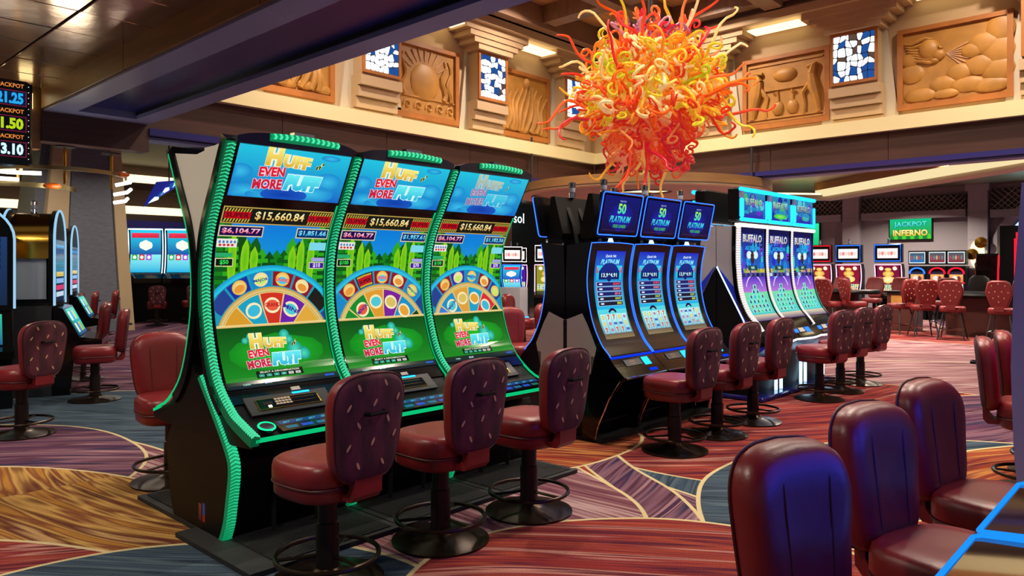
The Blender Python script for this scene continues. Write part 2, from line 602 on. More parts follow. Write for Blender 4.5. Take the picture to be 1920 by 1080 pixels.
    L = [(20, 14, 9, 'rose', 4, 12, .2), (16, 2, 6, 'red', 4, 6, 3.1), (11, 9, 5.2, 'red', 4.5, 5, 7.7),
         (14.5, 4.5, 3.4, 'rose', 5, 5, 5.5), (2, 13.5, 4.2, 'plum', 5, 6, 8.8), (9.3, 1.5, 4.6, 'denim', 5, 5, 4.1),
         (11.5, 2.2, 3.1, 'rose', 6, 4, 6.4), (8.2, 3.2, 2.9, 'red', 6, 4, 1.9), (9.8, .2, 2.4, 'plum', 6, 4, 3.3),
         (5.9, .4, 2.6, 'denim', 6, 4, 2.2), (6.9, -.9, 2.7, 'ember', 6, 4, 8.1), (1.4, 6.2, 4.75, 'plum', 5, 5, 6.9), (1.6, 6.1, 4.15, 'red', 6, 5, 1.1), (2.5, 4.9, 2.7, 'rose', 6, 4, 2.7),
         (2.6, 8.6, 2.2, 'denim', 7, 4, 5.9), (.2, 6.9, 2.75, 'rose', 6.5, 5, 4.4), (.9, 7.6, 2.0, 'plum', 7, 4, 7.2), (.1, 5.6, 2.35, 'gold', 6, 4, 3.8),
         (-.6, 3.9, 2.45, 'red', 7, 4, 2.9), (1.2, 3.3, 1.5, 'denim', 8, 3, .7), (4.2, -.2, 2.1, 'red', 7, 4, 6.1), (3.0, .6, 1.9, 'ember', 7, 4, 5.2), (3.2, 2.0, 1.35, 'red', 8, 3, 9.4),
         (5.4, 4.9, 1.1, 'ember', 9, 3, 3.6)]
    for l in L: layer(*l)
    # woven pile: fine speckle
    pn = N.new('ShaderNodeTexNoise'); pn.inputs['Scale'].default_value = 160; pn.inputs['Detail'].default_value = 1
    Lk.new(tc.outputs['Object'], pn.inputs['Vector'])
    pr = N.new('ShaderNodeMapRange'); pr.inputs['To Min'].default_value = .72; pr.inputs['To Max'].default_value = 1.25
    pr.inputs['From Min'].default_value = .3; pr.inputs['From Max'].default_value = .7
    Lk.new(pn.outputs[0], pr.inputs[0])
    mu = N.new('ShaderNodeMix'); mu.data_type = 'RGBA'; mu.blend_type = 'MULTIPLY'; mu.inputs[0].default_value = 1
    Lk.new(cur, mu.inputs[6]); Lk.new(pr.outputs[0], mu.inputs[7])
    Lk.new(mu.outputs[2], b.inputs['Base Color'])
    bp = N.new('ShaderNodeBump'); bp.inputs['Strength'].default_value = .25; bp.inputs['Distance'].default_value = .004
    Lk.new(pn.outputs[0], bp.inputs['Height']); Lk.new(bp.outputs[0], b.inputs['Normal'])
    M['carpet'] = m
carpet_material()

# ------------------------------------------------------------------ the room
XW, YW = 13.0, 9.75        # upper walls of the atrium
FX, FY = 12.7, 9.44        # faces of the timber fascia under them
tag(MB().box(-14, 46, -12, 46, -.2, 0).build('floor', 'carpet', smooth=0), 'patterned casino carpet with red, gold, plum and denim swirls', 'carpet', kind='structure')

# reflective bronze tile ceiling, upper left
ct = tag(MB().box(-6, 2.56, -4, 9.44, 3.585, 3.7).build('ceiling', 'tile_gap', smooth=0), 'glossy bronze metal tile ceiling at upper left', 'ceiling', kind='structure')
tile_mb = MB().cbox(-.296, .296, -.296, .296, -.008, .012, .006)
tile0 = None
for i in range(7):
    for j in range(12):
        x, y = 2.56 - .31 - .61 * i, 9.10 - .61 * j
        if tile0 is None:
            t = tile0 = tile_mb.build('ceiling_tile', 'tile_metal', ct)
        else:
            t = tile0.copy(); COL.objects.link(t)
        t.location = (x, y, 3.575)
        t.rotation_euler = (R(rnd.uniform(-.5, .5)), R(rnd.uniform(-.5, .5)), 0)

# timber-sided soffit beam between tile ceiling and atrium
bm_ = empty('soffit_beam', (0, 0, 0), 0, 'long dark soffit beam with pale trim borders above the green machines', 'beam', kind='structure')
for k in range(6):
    y1 = 9.40 - 2.4 * k
    MB().box(2.495, 2.6, y1 - 2.385, y1, 3.345, 3.66).build('wood_panel', 'wood_light', bm_, 0)
MB().box(2.54, 3.56, -5, 9.42, 3.46, 4.3).build('beam_core', 'wood_dark', bm_, 0)
for (a, b) in ((2.52, 2.78), (3.40, 3.62)):
    MB().box(a, b, -5, 9.40, 3.32, 3.47).build('border_trim', 'lilac_trim', bm_, 0)
MB().box(2.78, 3.40, 9.14, 9.40, 3.32, 3.47).build('border_trim', 'lilac_trim', bm_, 0)
MB().box(2.78, 3.40, -5, 9.14, 3.40, 3.47).build('inset_panel', 'soffit', bm_, 0)
for x in (2.80, 2.835, 2.87):
    MB().box(x, x + .012, -5, 9.12, 3.385, 3.405).build('groove', 'soffit_line', bm_, 0)
MB().box(3.385, 3.397, -5, 9.12, 3.36, 3.405).build('groove', 'soffit_line', bm_, 0)
MB().box(3.58, 3.64, -5, 9.40, 3.47, 6.0).build('atrium_face', 'plaster', bm_, 0)
hd = tag(MB().box(2.50, 3.64, 9.40, 9.62, 2.99, 3.325).build('trim_1', 'wood', smooth=0), 'dark timber header closing the end of the soffit beam', 'beam', kind='structure')

# ledge + fascia, left side (faces -Y) and right side (faces -X)
def fascia(name, horiz, a0, a1, label):
    r = empty(name, (0, 0, 0), 0, label, 'fascia', kind='structure')
    def bx(n, m, a, b, o0, o1, z0, z1):
        # o = distance behind the fascia face
        if horiz: mb = MB().box(a, b, FY + o0, FY + o1, z0, z1)
        else: mb = MB().box(FX + o0, FX + o1, a, b, z0, z1)
        return mb.build(n, m, r, 0)
    n = max(1, int(round((a1 - a0) / 2.0)))
    w = (a1 - a0) / n
    for k in range(n):
        bx('wood_panel', 'wood', a0 + k * w + .004, a0 + (k + 1) * w - .004, 0, .05, 3.28, 3.735)
    bx('backing', 'gap_dark', a0, a1, .03, .4, 3.2, 3.73)
    bx('lower_trim', 'navy_trim', a0, a1, -.06, .1, 3.20, 3.28)
    bx('lower_soffit', 'lilac_trim', a0, a1, .1, .4, 3.17, 3.2)
    bx('cove_lip', 'cream', a0, a1, -.12, -.02, 3.735, 3.955)
    bx('cove_floor', 'plaster_white', a0, a1, -.02, .5, 3.735, 3.80)
    bx('cove_lamp', 'led_warm', a0, a1, -.005, .05, 3.86, 3.90)
    return r
fascia('trim_2', True, 3.64, FX, 'timber fascia with cream cove ledge on the left of the atrium')
fascia('trim_3', False, -4, FY, 'timber fascia with cream cove ledge on the right of the atrium')
wl = tag(MB().box(3.6, XW + .3, YW, YW + .3, 3.3, 6.4).build('wall_left', 'plaster', smooth=0), 'beige upper atrium wall on the left', 'wall', kind='structure')
wr = tag(MB().box(XW, XW + .3, -4, YW, 3.3, 6.4).build('wall_right', 'plaster', smooth=0), 'beige upper atrium wall on the right', 'wall', kind='structure')

# atrium ceiling: timber boards between beams
ac = tag(MB().box(3.5, XW + .3, -4, YW + .3, 6.4, 6.5).build('ceiling_atrium', 'wood_ceiling', smooth=0), 'timber coffered ceiling high above the chandelier', 'ceiling', kind='structure')
for x in (4.6, 6.6, 8.6, 10.6, 12.3):
    MB().box(x - .16, x + .16, -4, YW, 6.08, 6.4).build('ceiling_beam', 'wood_beam', ac, 0)
for y in (-1.5, .8, 3.1, 5.4, 7.4, 9.1):
    MB().box(3.6, XW, y - .16, y + .16, 6.0, 6.4).build('ceiling_beam', 'wood_beam', ac, 0)
MB().box(3.6, XW, YW - .55, YW, 5.86, 6.08).build('cornice', 'plaster', ac, 0)
MB().box(XW - .55, XW, -4, YW, 5.86, 6.08).build('cornice', 'plaster', ac, 0)
MB().box(3.6, XW - .5, YW - .40, YW - .34, 6.085, 6.12).build('cove_lamp', 'led_warm', ac, 0)
MB().box(XW - .40, XW - .34, -4, YW - .5, 6.085, 6.12).build('cove_lamp', 'led_warm', ac, 0)
MB().box(3.6, XW - .5, YW - .62, YW - .5, 6.0, 6.1).build('cornice_rail', 'wood_dark', ac, 0)
MB().box(XW - .62, XW - .5, -4, YW - .5, 6.0, 6.1).build('cornice_rail', 'wood_dark', ac, 0)

# --- wall local frame: (a along wall to the right as seen, o out of the wall, z)
def wallM(side, c):
    if side == 'L':   # wall at Y=YW, right = +X, out = -Y
        return Matrix(((1, 0, 0, c), (0, -1, 0, YW), (0, 0, 1, 0), (0, 0, 0, 1)))
    # wall at X=XW, right = -Y, out = -X
    return Matrix(((0, -1, 0, XW), (-1, 0, 0, c), (0, 0, 1, 0), (0, 0, 0, 1)))
def fixn(mb, flip):
    if flip: mb.f = [tuple(reversed(f)) for f in mb.f]
    return mb
def wbuild(mb, side, c, name, m, parent, smooth=0):
    Mx = wallM(side, c)
    mb.v = [tuple(Mx @ Vector(v)) for v in mb.v]
    flip = Mx.to_3x3().determinant() < 0
    return fixn(mb, flip).build(name, m, parent, smooth)

def pier(side, c, label):
    r = empty('stained_glass_pier', (0, 0, 0), 0, label, 'wall pier', 'stepped stained glass piers round the atrium', 'structure')
    # battered back plate
    mb = MB()
    mb.loft([[(-.62, .0, 3.9), (.62, 0, 3.9), (.62, .06, 3.9), (-.62, .06, 3.9)], [(-.42, 0, 5.45), (.42, 0, 5.45), (.42, .06, 5.45), (-.42, .06, 5.45)]], True, True)
    wbuild(mb, side, c, 'batter_plate', 'plaster_white', r)
    for i in range(4):           # inverted steps, deepest at the top
        z0 = 3.90 + .165 * i
        wbuild(MB().box(-.40, .40, .0, .14 + .06 * i, z0, z0 + .15).box(-.40, .40, 0, .11 + .06 * i, z0 + .15, z0 + .165), side, c, 'corbel_step', 'plaster', r)
    wbuild(MB().box(-.36, .36, 0, .30, 4.56, 5.46), side, c, 'lamp_box', 'plaster', r)
    # stair-step header
    for i, (w, z0) in enumerate(((.44, 5.44), (.56, 5.54), (.68, 5.64), (.80, 5.74))):
        wbuild(MB().box(-w, w, 0, .40 + .02 * i, z0, z0 + .125), side, c, 'header_step', 'plaster', r)
    # frame + panes
    wbuild(MB().box(-.37, .37, .30, .335, 4.58, 4.63).box(-.37, .37, .30, .335, 5.39, 5.44).box(-.37, -.325, .30, .335, 4.63, 5.39).box(.325, .37, .30, .335, 4.63, 5.39), side, c, 'glass_frame', 'relief_frame', r)
    wbuild(MB().box(-.33, .33, .295, .308, 4.62, 5.40), side, c, 'lead_net', 'lead', r)
    n = 7
    g = random.Random(int(c * 100) + ord(side))
    pts = [[(-.325 + .65 * i / n + (g.uniform(-.035, .035) if 0 < i < n else 0), 4.63 + .76 * j / n + (g.uniform(-.04, .04) if 0 < j < n else 0)) for i in range(n + 1)] for j in range(n + 1)]
    for j in range(n):
        for i in range(n):
            q = [pts[j][i], pts[j][i + 1], pts[j + 1][i + 1], pts[j + 1][i]]
            cx_, cz_ = sum(p[0] for p in q) / 4, sum(p[1] for p in q) / 4
            q = [(cx_ + (p[0] - cx_) * .87, cz_ + (p[1] - cz_) * .89) for p in q]
            # soften the corners into a blunt octagon
            oc = []
            for k in range(4):
                p, a, b = q[k], q[k - 1], q[(k + 1) % 4]
                oc.append((p[0] * .88 + a[0] * .12, p[1] * .88 + a[1] * .12)); oc.append((p[0] * .88 + b[0] * .12, p[1] * .88 + b[1] * .12))
            mb = MB().loft([[(x, .306, z) for x, z in oc], [(x, .318, z) for x, z in oc]], True, True)
            u = g.random()
            mm = 'glass_blue' if u < .22 else ('glass_amber' if u < .28 else 'glass_white')
            wbuild(mb, side, c, 'pane', mm, r)
    return r
pier('L', 4.7, 'stained glass pier furthest left, mostly behind the soffit beam')
pier('L', 7.17, 'stained glass pier left of the golden sun relief panel')
pier('L', 9.65, 'stained glass pier right of the golden sun relief panel')
pier('L', 12.1, 'stained glass pier in the atrium corner behind the chandelier')
pier('R', 6.85, 'stained glass pier behind the right side of the chandelier')
pier('R', 4.2, 'stained glass pier between the two large right relief panels')
pier('R', 1.55, 'stained glass pier cut off by the right edge of the picture')

def panel(side, c, kind, label):
    r = empty('relief_panel', (0, 0, 0), 0, label, 'relief panel', 'golden relief panels round the atrium')
    z0, z1, w = 4.10, 5.34, .76
    W = lambda mb, n, m='relief', s=40: wbuild(mb, side, c, n, m, r, s)
    W(MB().box(-w, w, .0, .04, z0, z1), 'board')
    for q in (MB().box(-w - .02, w + .02, 0, .09, z0 - .02, z0 + .07), MB().box(-w - .02, w + .02, 0, .09, z1 - .05, z1 + .02),
              MB().box(-w - .02, -w + .06, 0, .088, z0 + .07, z1 - .05), MB().box(w - .06, w + .02, 0, .088, z0 + .07, z1 - .05)):
        W(q, 'frame_bar', 'relief_frame', 0)
    E_ = lambda x, z, rx, rz, d=.05: MB().ellipsoid((x, .04, z), (rx, d, rz))
    if kind == 'sun':
        W(E_(.02, 4.72, .32, .32, .06), 'sun_disc')
        for k in range(9):
            t = R(35 + 110 * k / 8)
            p = [(.02 + .36 * math.cos(t), .045, 4.74 + .34 * math.sin(t)), (.02 + .62 * math.cos(t), .05, 4.74 + .56 * math.sin(t))]
            p[1] = (max(-.68, min(.68, p[1][0])), .05, min(5.26, p[1][2]))
            W(MB().tube(p, [.008, .016], 6), 'ray', 'leaf')
        for sx in (-1, 1):
            for k in range(2):
                pts = [(sx * (.44 + .13 * k + .05 * math.sin(q * 1.3 + k)), .05, 4.46 + .10 * q) for q in range(8)]
                W(MB().tube(pts, [.05, .05, .045, .04, .035, .03, .02, .008], 6), 'flame')
        for k in range(6):
            cx_ = -.6 + .24 * k
            pts = [(cx_ + (.09 - .007 * q) * math.cos(R(200 - 36 * q)), .05, 4.30 + (.085 - .006 * q) * math.sin(R(200 - 36 * q))) for q in range(12)]
            W(MB().tube(pts, .018, 6), 'wave')
        W(MB().box(-.7, .7, .04, .06, 4.44, 4.47), 'rail', s=0)
        W(MB().box(-.7, .7, .04, .06, 4.17, 4.21), 'rail', s=0)
    elif kind == 'wind':
        # profile head facing right, streaming hair, puffs of cloud
        W(E_(-.34, 4.98, .16, .17, .09), 'head')
        W(MB().ellipsoid((-.20, .05, 4.88), (.10, .06, .09)), 'cheek')
        W(MB().tube([(-.20, .06, 5.02), (-.155, .08, 4.965), (-.19, .07, 4.945)], [.02, .03, .02], 6), 'nose')
        W(E_(-.25, 4.80, .07, .05, .06), 'chin')
        for k in range(7):
            pts = [(-.28 - .1 * q + .01 * k, .06, 5.13 - .055 * k + .03 * math.sin(q * 1.5 + k * .6)) for q in range(5)]
            W(MB().tube(pts, [.02, .03, .03, .025, .01], 6), 'hair_lock')
        for k in range(7):
            t = R(-45 + 11 * k)
            W(MB().tube([(-.10, .045, 4.88), (-.10 + .32 * math.cos(t), .045, 4.88 + .32 * math.sin(t))], [.004, .012], 5), 'breath_line', 'leaf')
        for (x, z, a, b) in ((.62, 5.12, .16, .2), (.42, 4.93, .2, .14), (.60, 4.80, .2, .2), (.25, 4.86, .13, .1), (.36, 4.62, .18, .13), (.08, 4.56, .15, .11), (.60, 4.52, .2, .16),
                             (-.14, 4.42, .16, .1), (.2, 4.36, .2, .1), (-.46, 4.28, .2, .1), (-.58, 4.64, .16, .13), (-.60, 4.86, .12, .1), (.5, 4.30, .22, .1), (-.1, 4.26, .16, .07)):
            W(E_(x, z, a * 1.18, b * 1.2, .045), 'cloud')
    elif kind == 'vases':
        for sx in (-1, 1):
            W(MB().tube([(sx * .60, .05, 4.26), (sx * .56, .06, 4.5), (sx * .50, .07, 4.72), (sx * .47, .07, 4.93)], [.05, .07, .10, .07], 8), 'horse_body')
            W(MB().tube([(sx * .47, .07, 4.93), (sx * .52, .08, 5.08), (sx * .40, .08, 5.06)], [.075, .07, .035], 8), 'horse_head')
            W(MB().tube([(sx * .44, .06, 4.78), (sx * .32, .06, 4.62), (sx * .36, .05, 4.42), (sx * .34, .05, 4.26)], [.05, .04, .03, .03], 6), 'foreleg')
            W(MB().ellipsoid((sx * .13, .04, 4.42), (.11, .07, .13)), 'vase_body')
            W(MB().tube([(sx * .13, .05, 4.52), (sx * .13, .05, 4.64), (sx * .16, .05, 4.70)], [.045, .03, .06], 8), 'vase_neck')
        W(E_(0, 5.0, .22, .12, .08), 'oval_boss')
        W(MB().box(-.36, .36, .04, .07, 4.74, 4.77), 'rail', s=0)
        for z in (4.18, 4.24): W(MB().box(-.7, .7, .04, .065, z, z + .03), 'rail', s=0)
        W(MB().box(-.66, .66, .04, .06, 5.2, 5.23), 'rail', s=0)
    else:
        g = random.Random(int(c * 31))
        for k in range(9):   # draped standing figure
            x = -.5 + .12 * k
            pts = [(x + .05 * math.sin(q * .8 + k) + .03 * q, .05 + .02 * math.sin(q), 4.22 + (.95 - .05 * abs(k - 4)) * q / 7) for q in range(8)]
            W(MB().tube(pts, [.055, .06, .06, .055, .05, .045, .035, .02], 7), 'drapery_fold')
        W(E_(.1, 5.16, .09, .11, .08), 'head')
        for k in range(5):
            W(E_(-.6 + .3 * k, 4.24 + .03 * (k % 2), .16, .08, .06), 'rock')
    return r
panel('L', 5.68, 'figure', 'relief panel cut by the soffit beam, leftmost of the golden panels')
panel('L', 8.25, 'sun', 'golden relief panel of a rising sun with rays and waves')
panel('L', 10.75, 'figure', 'golden relief panel of a draped figure left of the chandelier')
panel('R', 5.45, 'vases', 'golden relief panel of two horses and vases right of the chandelier')
panel('R', 2.83, 'wind', 'golden relief panel of a wind head blowing clouds at upper right')
panel('R', .2, 'figure', 'golden relief panel cut off by the right edge of the picture')
panel('R', 8.2, 'figure', 'golden relief panel hidden behind the middle of the chandelier')

# white lit soffit strips between the header steps
for side, cs in (('L', (5.93, 8.41, 10.87)), ('R', (2.87, 5.52, .3))):
    for c in cs:
        n = wbuild(MB().box(-.46, .46, .06, .42, 5.78, 5.80), side, c, 'cove_strip', 'cove_light', None)
        tag(n, {('L', 5.93): 'white cove light strip above the leftmost relief panel', ('L', 8.41): 'white cove light strip above the sun relief panel',
                ('L', 10.87): 'white cove light strip above the draped figure panel left of chandelier', ('R', 2.87): 'white cove light strip above the wind head panel',
                ('R', 5.52): 'white cove light strip above the horses and vases panel', ('R', .3): 'white cove light strip at the far right edge'}[(side, c)], 'cove light', 'cove lights above the relief panels')
# ------------------------------------------------------------------ green curved machines
CA = Curve2([(-.68, .646), (-.53, .696), (-.40, .753), (-.22, .915), (-.115, 1.157), (-.065, 1.41), (-.08, 1.66), (-.136, 1.85), (-.27, 2.09), (-.40, 2.33)])
LEG = Curve2([(-.31, .0), (-.37, .12), (-.40, .24), (-.435, .43), (-.40, .54), (-.24, .73), (-.045, .94)])

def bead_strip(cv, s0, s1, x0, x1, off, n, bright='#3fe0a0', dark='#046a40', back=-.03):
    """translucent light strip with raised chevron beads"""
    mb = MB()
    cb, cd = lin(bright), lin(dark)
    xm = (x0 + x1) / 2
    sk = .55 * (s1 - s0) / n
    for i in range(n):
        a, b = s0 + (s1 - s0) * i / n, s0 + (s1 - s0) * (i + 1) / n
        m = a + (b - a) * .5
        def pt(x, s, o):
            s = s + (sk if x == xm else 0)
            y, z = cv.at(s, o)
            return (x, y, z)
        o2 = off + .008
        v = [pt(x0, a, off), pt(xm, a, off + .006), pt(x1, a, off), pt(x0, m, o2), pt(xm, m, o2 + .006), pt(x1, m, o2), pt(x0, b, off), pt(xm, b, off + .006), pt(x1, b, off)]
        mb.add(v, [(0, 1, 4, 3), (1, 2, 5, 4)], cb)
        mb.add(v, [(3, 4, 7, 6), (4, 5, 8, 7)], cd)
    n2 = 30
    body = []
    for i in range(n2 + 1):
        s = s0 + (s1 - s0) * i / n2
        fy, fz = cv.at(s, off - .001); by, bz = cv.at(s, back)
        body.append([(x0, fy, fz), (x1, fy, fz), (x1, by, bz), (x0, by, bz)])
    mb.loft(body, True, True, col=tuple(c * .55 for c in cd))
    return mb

def huff_prints(root, vi):
    sB, sT = CA.s_at_z(.872), CA.s_at_z(1.985)
    W, L = .762, sT - sB
    x0 = .082
    fn = lambda a, b, o: (x0 + a, *CA.at(sB + b, .006 + o))
    scr = ribbon(MB(), CA, sB, sT, x0 - .01, x0 + W + .01, .005, -.012, 30).build('main_screen', 'black_gloss', root, 30)
    p = Print(fn, W, L)
    g0 = .40                                   # top of the green lower panel
    # sky, woods
    p.quadgrid(0, W, g0, L - .10, '#12b4d8', '#0a78d8', 1, 12).up()
    p.quadgrid(0, W, g0, g0 + .40, '#063a12', '#0b7a20', 1, 8).up()
    for k in range(16):
        u = k / 15
        h = .10 + .26 * abs(u - .5) * 2 + .03 * math.sin(k * 2.7)
        p.ell(u * W, g0 + .36, .05, h, ['#12801a', '#0c5a16', '#2fa51c', '#0a4a14'][k % 4], n=12)
    p.up()
    for k, (u, h) in enumerate(((.25, .14), (.33, .09), (.68, .10), (.76, .15), (.86, .17), (.14, .18))):
        p.ell(u * W, g0 + .42, .028, h, '#8fd018', '#4fb814', n=10)
    p.up()
    # wheel (its hub lies below the lower panel)
    ca, cb = W / 2, g0 - .157
    A0, A1 = R(10), R(170)
    p.lay = 4
    p.sector(ca, cb, .512, .545, A0, A1, '#2ad0e8', '#1690c8', 50, 1, g0)
    p.sector(ca, cb, .40, .512, A0, A1, '#1a98b8', None, 50, 3, g0)
    outer = [['#24408f', '#1d2f9a', '#1486c8', '#8c1424', '#8c1424', '#1a1a14', '#24408f'], ['#1486c8', '#8c1424', '#1a1a14', '#8c1424', '#8c1424', '#1486c8', '#24408f'], ['#24408f', '#8c1424', '#3a2ca8', '#1486c8', '#8c1626', '#24408f', '#1486c8']][vi]
    words = [['', '', 'MAJOR', 'GRAND', '', 'SUPER', ''], ['', '', 'SUPER', 'GRAND', '', 'MAJOR', ''], ['', '', '', 'MAJOR', '', '', '']][vi]
    off = [0, 8, 3][vi]
    for k in range(7):
        tm = R(90 + 28.5 + 19 + off - 19 * k)
        t0, t1 = tm - R(8.6), tm + R(8.6)
        p.lay = 5
        p.sector(ca, cb, .412, .506, t0, t1, outer[k], None, None, 3, g0)
        cx_, cy_ = ca + .459 * math.cos(tm), cb + .459 * math.sin(tm)
        if not (.045 < cx_ < W - .045 and cy_ > g0 + .03): continue
        p.lay = 6
        rot = tm - math.pi / 2
        if outer[k] == '#1a1a14':
            p.sector(ca, cb, .418, .500, t0 + .02, t1 - .02, '#c8a832', None, None, 2, g0)
            p.lay = 7
            p.sector(ca, cb, .430, .488, t0 + .02, t1 - .02, '#c01420', None, None, 2, g0)
        else:
            p.ell(cx_, cy_, .050, .046, '#e8b83a' if k % 2 else '#f0d89a', '#f8f0b0', rot=rot)
            p.lay = 7
            p.ell(cx_, cy_ - .008, .036, .024, ['#3ac8e8', '#e8963a', '#c8e86a'][k % 3], n=14, rot=rot)
        if words[k]:
            p.lay = 8
            p.text(words[k], cx_, cy_ - .005, .024, '#ff3040' if words[k] == 'GRAND' else ('#120a0a' if words[k] == 'SUPER' else '#0a3a9a'), w=.10, bold=.03, rot=rot)
    p.lay = 6
    p.sector(ca, cb, .378, .405, A0, A1, '#e8d088', '#c8983a', 50, 1, g0)
    inner = [['#d89a2a', '#18a0c0', '#d0301e', '#6a1ea8', '#e0a83a'], ['#128a2a', '#128a2a', '#e09a2a', '#7a1e9a', '#1490c8'], ['#3a7ad8', '#1490c8', '#e0a03a', '#18a0c8', '#d82a3a']][vi]
    iw = [['', '', 'GRAND', 'MINI', ''], ['', 'MINOR', '', '', ''], ['', 'MAJOR', '', '', '']][vi]
    off = [0, 10, 12][vi]
    for k in range(5):
        tm = R(90 + 54 + off - 27 * k)
        t0, t1 = tm - R(12.6), tm + R(12.6)
        p.lay = 5
        p.sector(ca, cb, .12, .376, t0 - R(.9), t1 + R(.9), '#e8c878', None, None, 6, g0)
        p.lay = 6
        p.sector(ca, cb, .12, .368, t0, t1, inner[k], None, None, 6, g0)
        cx_, cy_ = ca + .285 * math.cos(tm), cb + .285 * math.sin(tm)
        if cy_ < g0 + .035 or not (.05 < cx_ < W - .05): continue
        p.lay = 7
        rot = tm - math.pi / 2
        p.ell(cx_, cy_, .056, .052, '#f4e6b0', '#fff8e0', rot=rot or .001)
        p.lay = 8
        p.ell(cx_, cy_, .044, .036, ['#e8a030', '#38b8d8', '#e85a3a', '#4ac8d8', '#d8c060'][(k + vi) % 5], n=16, rot=rot or .001)
        if iw[k]:
            p.lay = 9
            p.text(iw[k], cx_, cy_ + .004, .028, '#b8101a' if iw[k] == 'GRAND' else '#3a1a90', w=.11, bold=.03, rot=rot)
    p.lay = 7
    p.quadgrid(0, W, g0 - .004, g0 + .012, '#d8b060', '#f0dc9a', 1, 1)
    # prize boxes
    p.lay = 3
    t = L - .115
    p.quadgrid(0, W, t, L, '#b89a4a', None, 1, 3)
    p.lay = 4
    p.quadgrid(.008, W - .008, t + .008, L - .008, '#141810', None, 1, 3)
    for a in (.010, W - .185):
        for k in range(9):
            p.lay = 4
            q = a + .004 + .019 * k
            p.lay = 5
            p.poly([(q, t + .012), (q + .009, t + .012), (q + .017, t + .034), (q + .008, t + .034)], '#c8b040')
            p.poly([(q, L - .034), (q + .009, L - .034), (q + .017, L - .012), (q + .008, L - .012)], '#c8b040')
        p.lay = 5
        p.quadgrid(a + .004, a + .171, t + .034, L - .034, '#c00818', None, 1, 2)
        p.lay = 6
        p.text('SUPER', a + .088, t + .058, .034, '#5a0410', w=.15, bold=.03)
    p.lay = 6
    p.text('$15,660.84', W / 2, t + .058, .066, '#d8a01e', w=.34, bold=.02, col2='#fff6b8')
    p.lay = 4
    amt = ['$1,851.66', '$1,957.61', '$1,182.56'][vi]
    for (a0, a1, txt, c1, c2, bg) in ((.0, .29, '$6,104.77', '#f02040', '#ffd0e8', '#1a0a4a'), (W - .24, W, amt, '#18b0e8', '#9af0ff', '#08306a')):
        p.lay = 4; p.quadgrid(a0, a1, t - .085, t - .012, '#d8d0a0', None, 1, 2)
        p.lay = 5; p.quadgrid(a0 + .007, a1 - .007, t - .078, t - .019, bg, None, 1, 2)
        p.lay = 6; p.text(txt, (a0 + a1) / 2, t - .048, .040, c1, w=(a1 - a0) * .86, bold=.03, col2=c2)
    for (a0, a1, b0, b1, c, txt, tc_) in ((.0, .13, t - .155, t - .100, '#e8e8d8', '', ''), (W - .125, W, t - .165, t - .110, '#7ad8e8', '', ''),
                                          (.0, .105, t - .215, t - .190, '#2aa86a', '', ''), (.0, .115, t - .275, t - .222, '#0a1a0a', ['$50', '$100', '$150'][vi], '#38e05a'),
                                          (W - .10, W, t - .240, t - .215, '#a8a0e0', '', ''), (W - .115, W, t - .290, t - .245, '#3a1a9a', ['$10', '$70', '$70'][vi], '#e8d8ff')):
        p.lay = 4; p.quadgrid(a0, a1, b0, b1, '#e0dca8' if txt else c, None, 1, 1)
        p.lay = 5; p.quadgrid(a0 + .005, a1 - .005, b0 + .005, b1 - .005, c, None, 1, 1)
        if txt:
            p.lay = 6; p.text(txt, (a0 + a1) / 2, (b0 + b1) / 2, .032, tc_, bold=.03)
    # small red and blue lettering blobs on the white badge
    p.lay = 6
    for k in range(5):
        p.ell(.018 + .024 * k, t - .120, .008, .010, '#4a7ac8', n=8)
    for k in range(4):
        p.ell(.022 + .026 * k, t - .140, .010, .008, '#d02038', n=8)
    # green lower panel
    p.lay = 1
    p.quadgrid(0, W, 0, .05, '#041a2a', '#05301a', 1, 2)
    p.quadgrid(0, W, .05, g0, '#0d8a1c', '#064a10', 1, 9)
    p.lay = 2
    p.ell(W * .5, .22, .33, .13, '#0d8a1c', '#1cc020', n=24)
    def logo(ca, cb, k, alpha=1):
        dim = lambda c: tuple(x * alpha + y * (1 - alpha) for x, y in zip(lin(c), lin('#1aa8d8')))
        b0 = p.lay
        p.otext('H', ca - .13 * k, cb + .075 * k, .105 * k, dim('#e0b02a'), dim('#f4f0d0'), w=.095 * k, bold=.06, o=.09, col2=dim('#fff07a'))
        p.otext('UFF', ca + .01 * k, cb + .055 * k, .072 * k, dim('#d8a428'), dim('#f4f0d0'), w=.17 * k, bold=.06, o=.10, col2=dim('#fff07a'), rot=-.05)
        p.otext("n'", ca + .155 * k, cb + .045 * k, .03 * k, dim('#1a3a1a'), dim('#e8f080'), w=.06 * k, bold=.04, o=.08, shear=.3, rot=.3)
        p.lay = b0 + 2
        p.otext('EVEN', ca - .125 * k, cb - .012 * k, .055 * k, dim('#e0182e'), dim('#ffd0d8'), w=.15 * k, bold=.04, o=.07, rot=.06)
        p.otext('MORE', ca - .135 * k, cb - .085 * k, .060 * k, dim('#c81e3e'), dim('#f8c8d8'), w=.17 * k, bold=.04, o=.08, rot=.05)
        p.otext('PUFF', ca + .075 * k, cb - .065 * k, .095 * k, dim('#1ab4dc'), dim('#d8fbff'), w=.23 * k, bold=.09, o=.10, shear=.15, col2=dim('#6af0f4'))
        p.lay = b0
    p.lay = 3
    for (a, b, r) in ((.50, .235, .055), (.56, .20, .045), (.17, .31, .022), (.44, .335, .035), (.20, .335, .018), (.47, .30, .028)):
        p.ell(a, b, r, r * .95, '#109a8a', '#4ae0c0', n=18)
    p.lay = 4
    logo(.36, .235, .92)
    p.lay = 5
    p.quadgrid(.20, .52, .060, .108, '#03160a', None, 1, 1)
    p.lay = 6
    p.text('SELECT A DENOMINATION', .36, .098, .012, '#e8f4d0', w=.27, bold=.02)
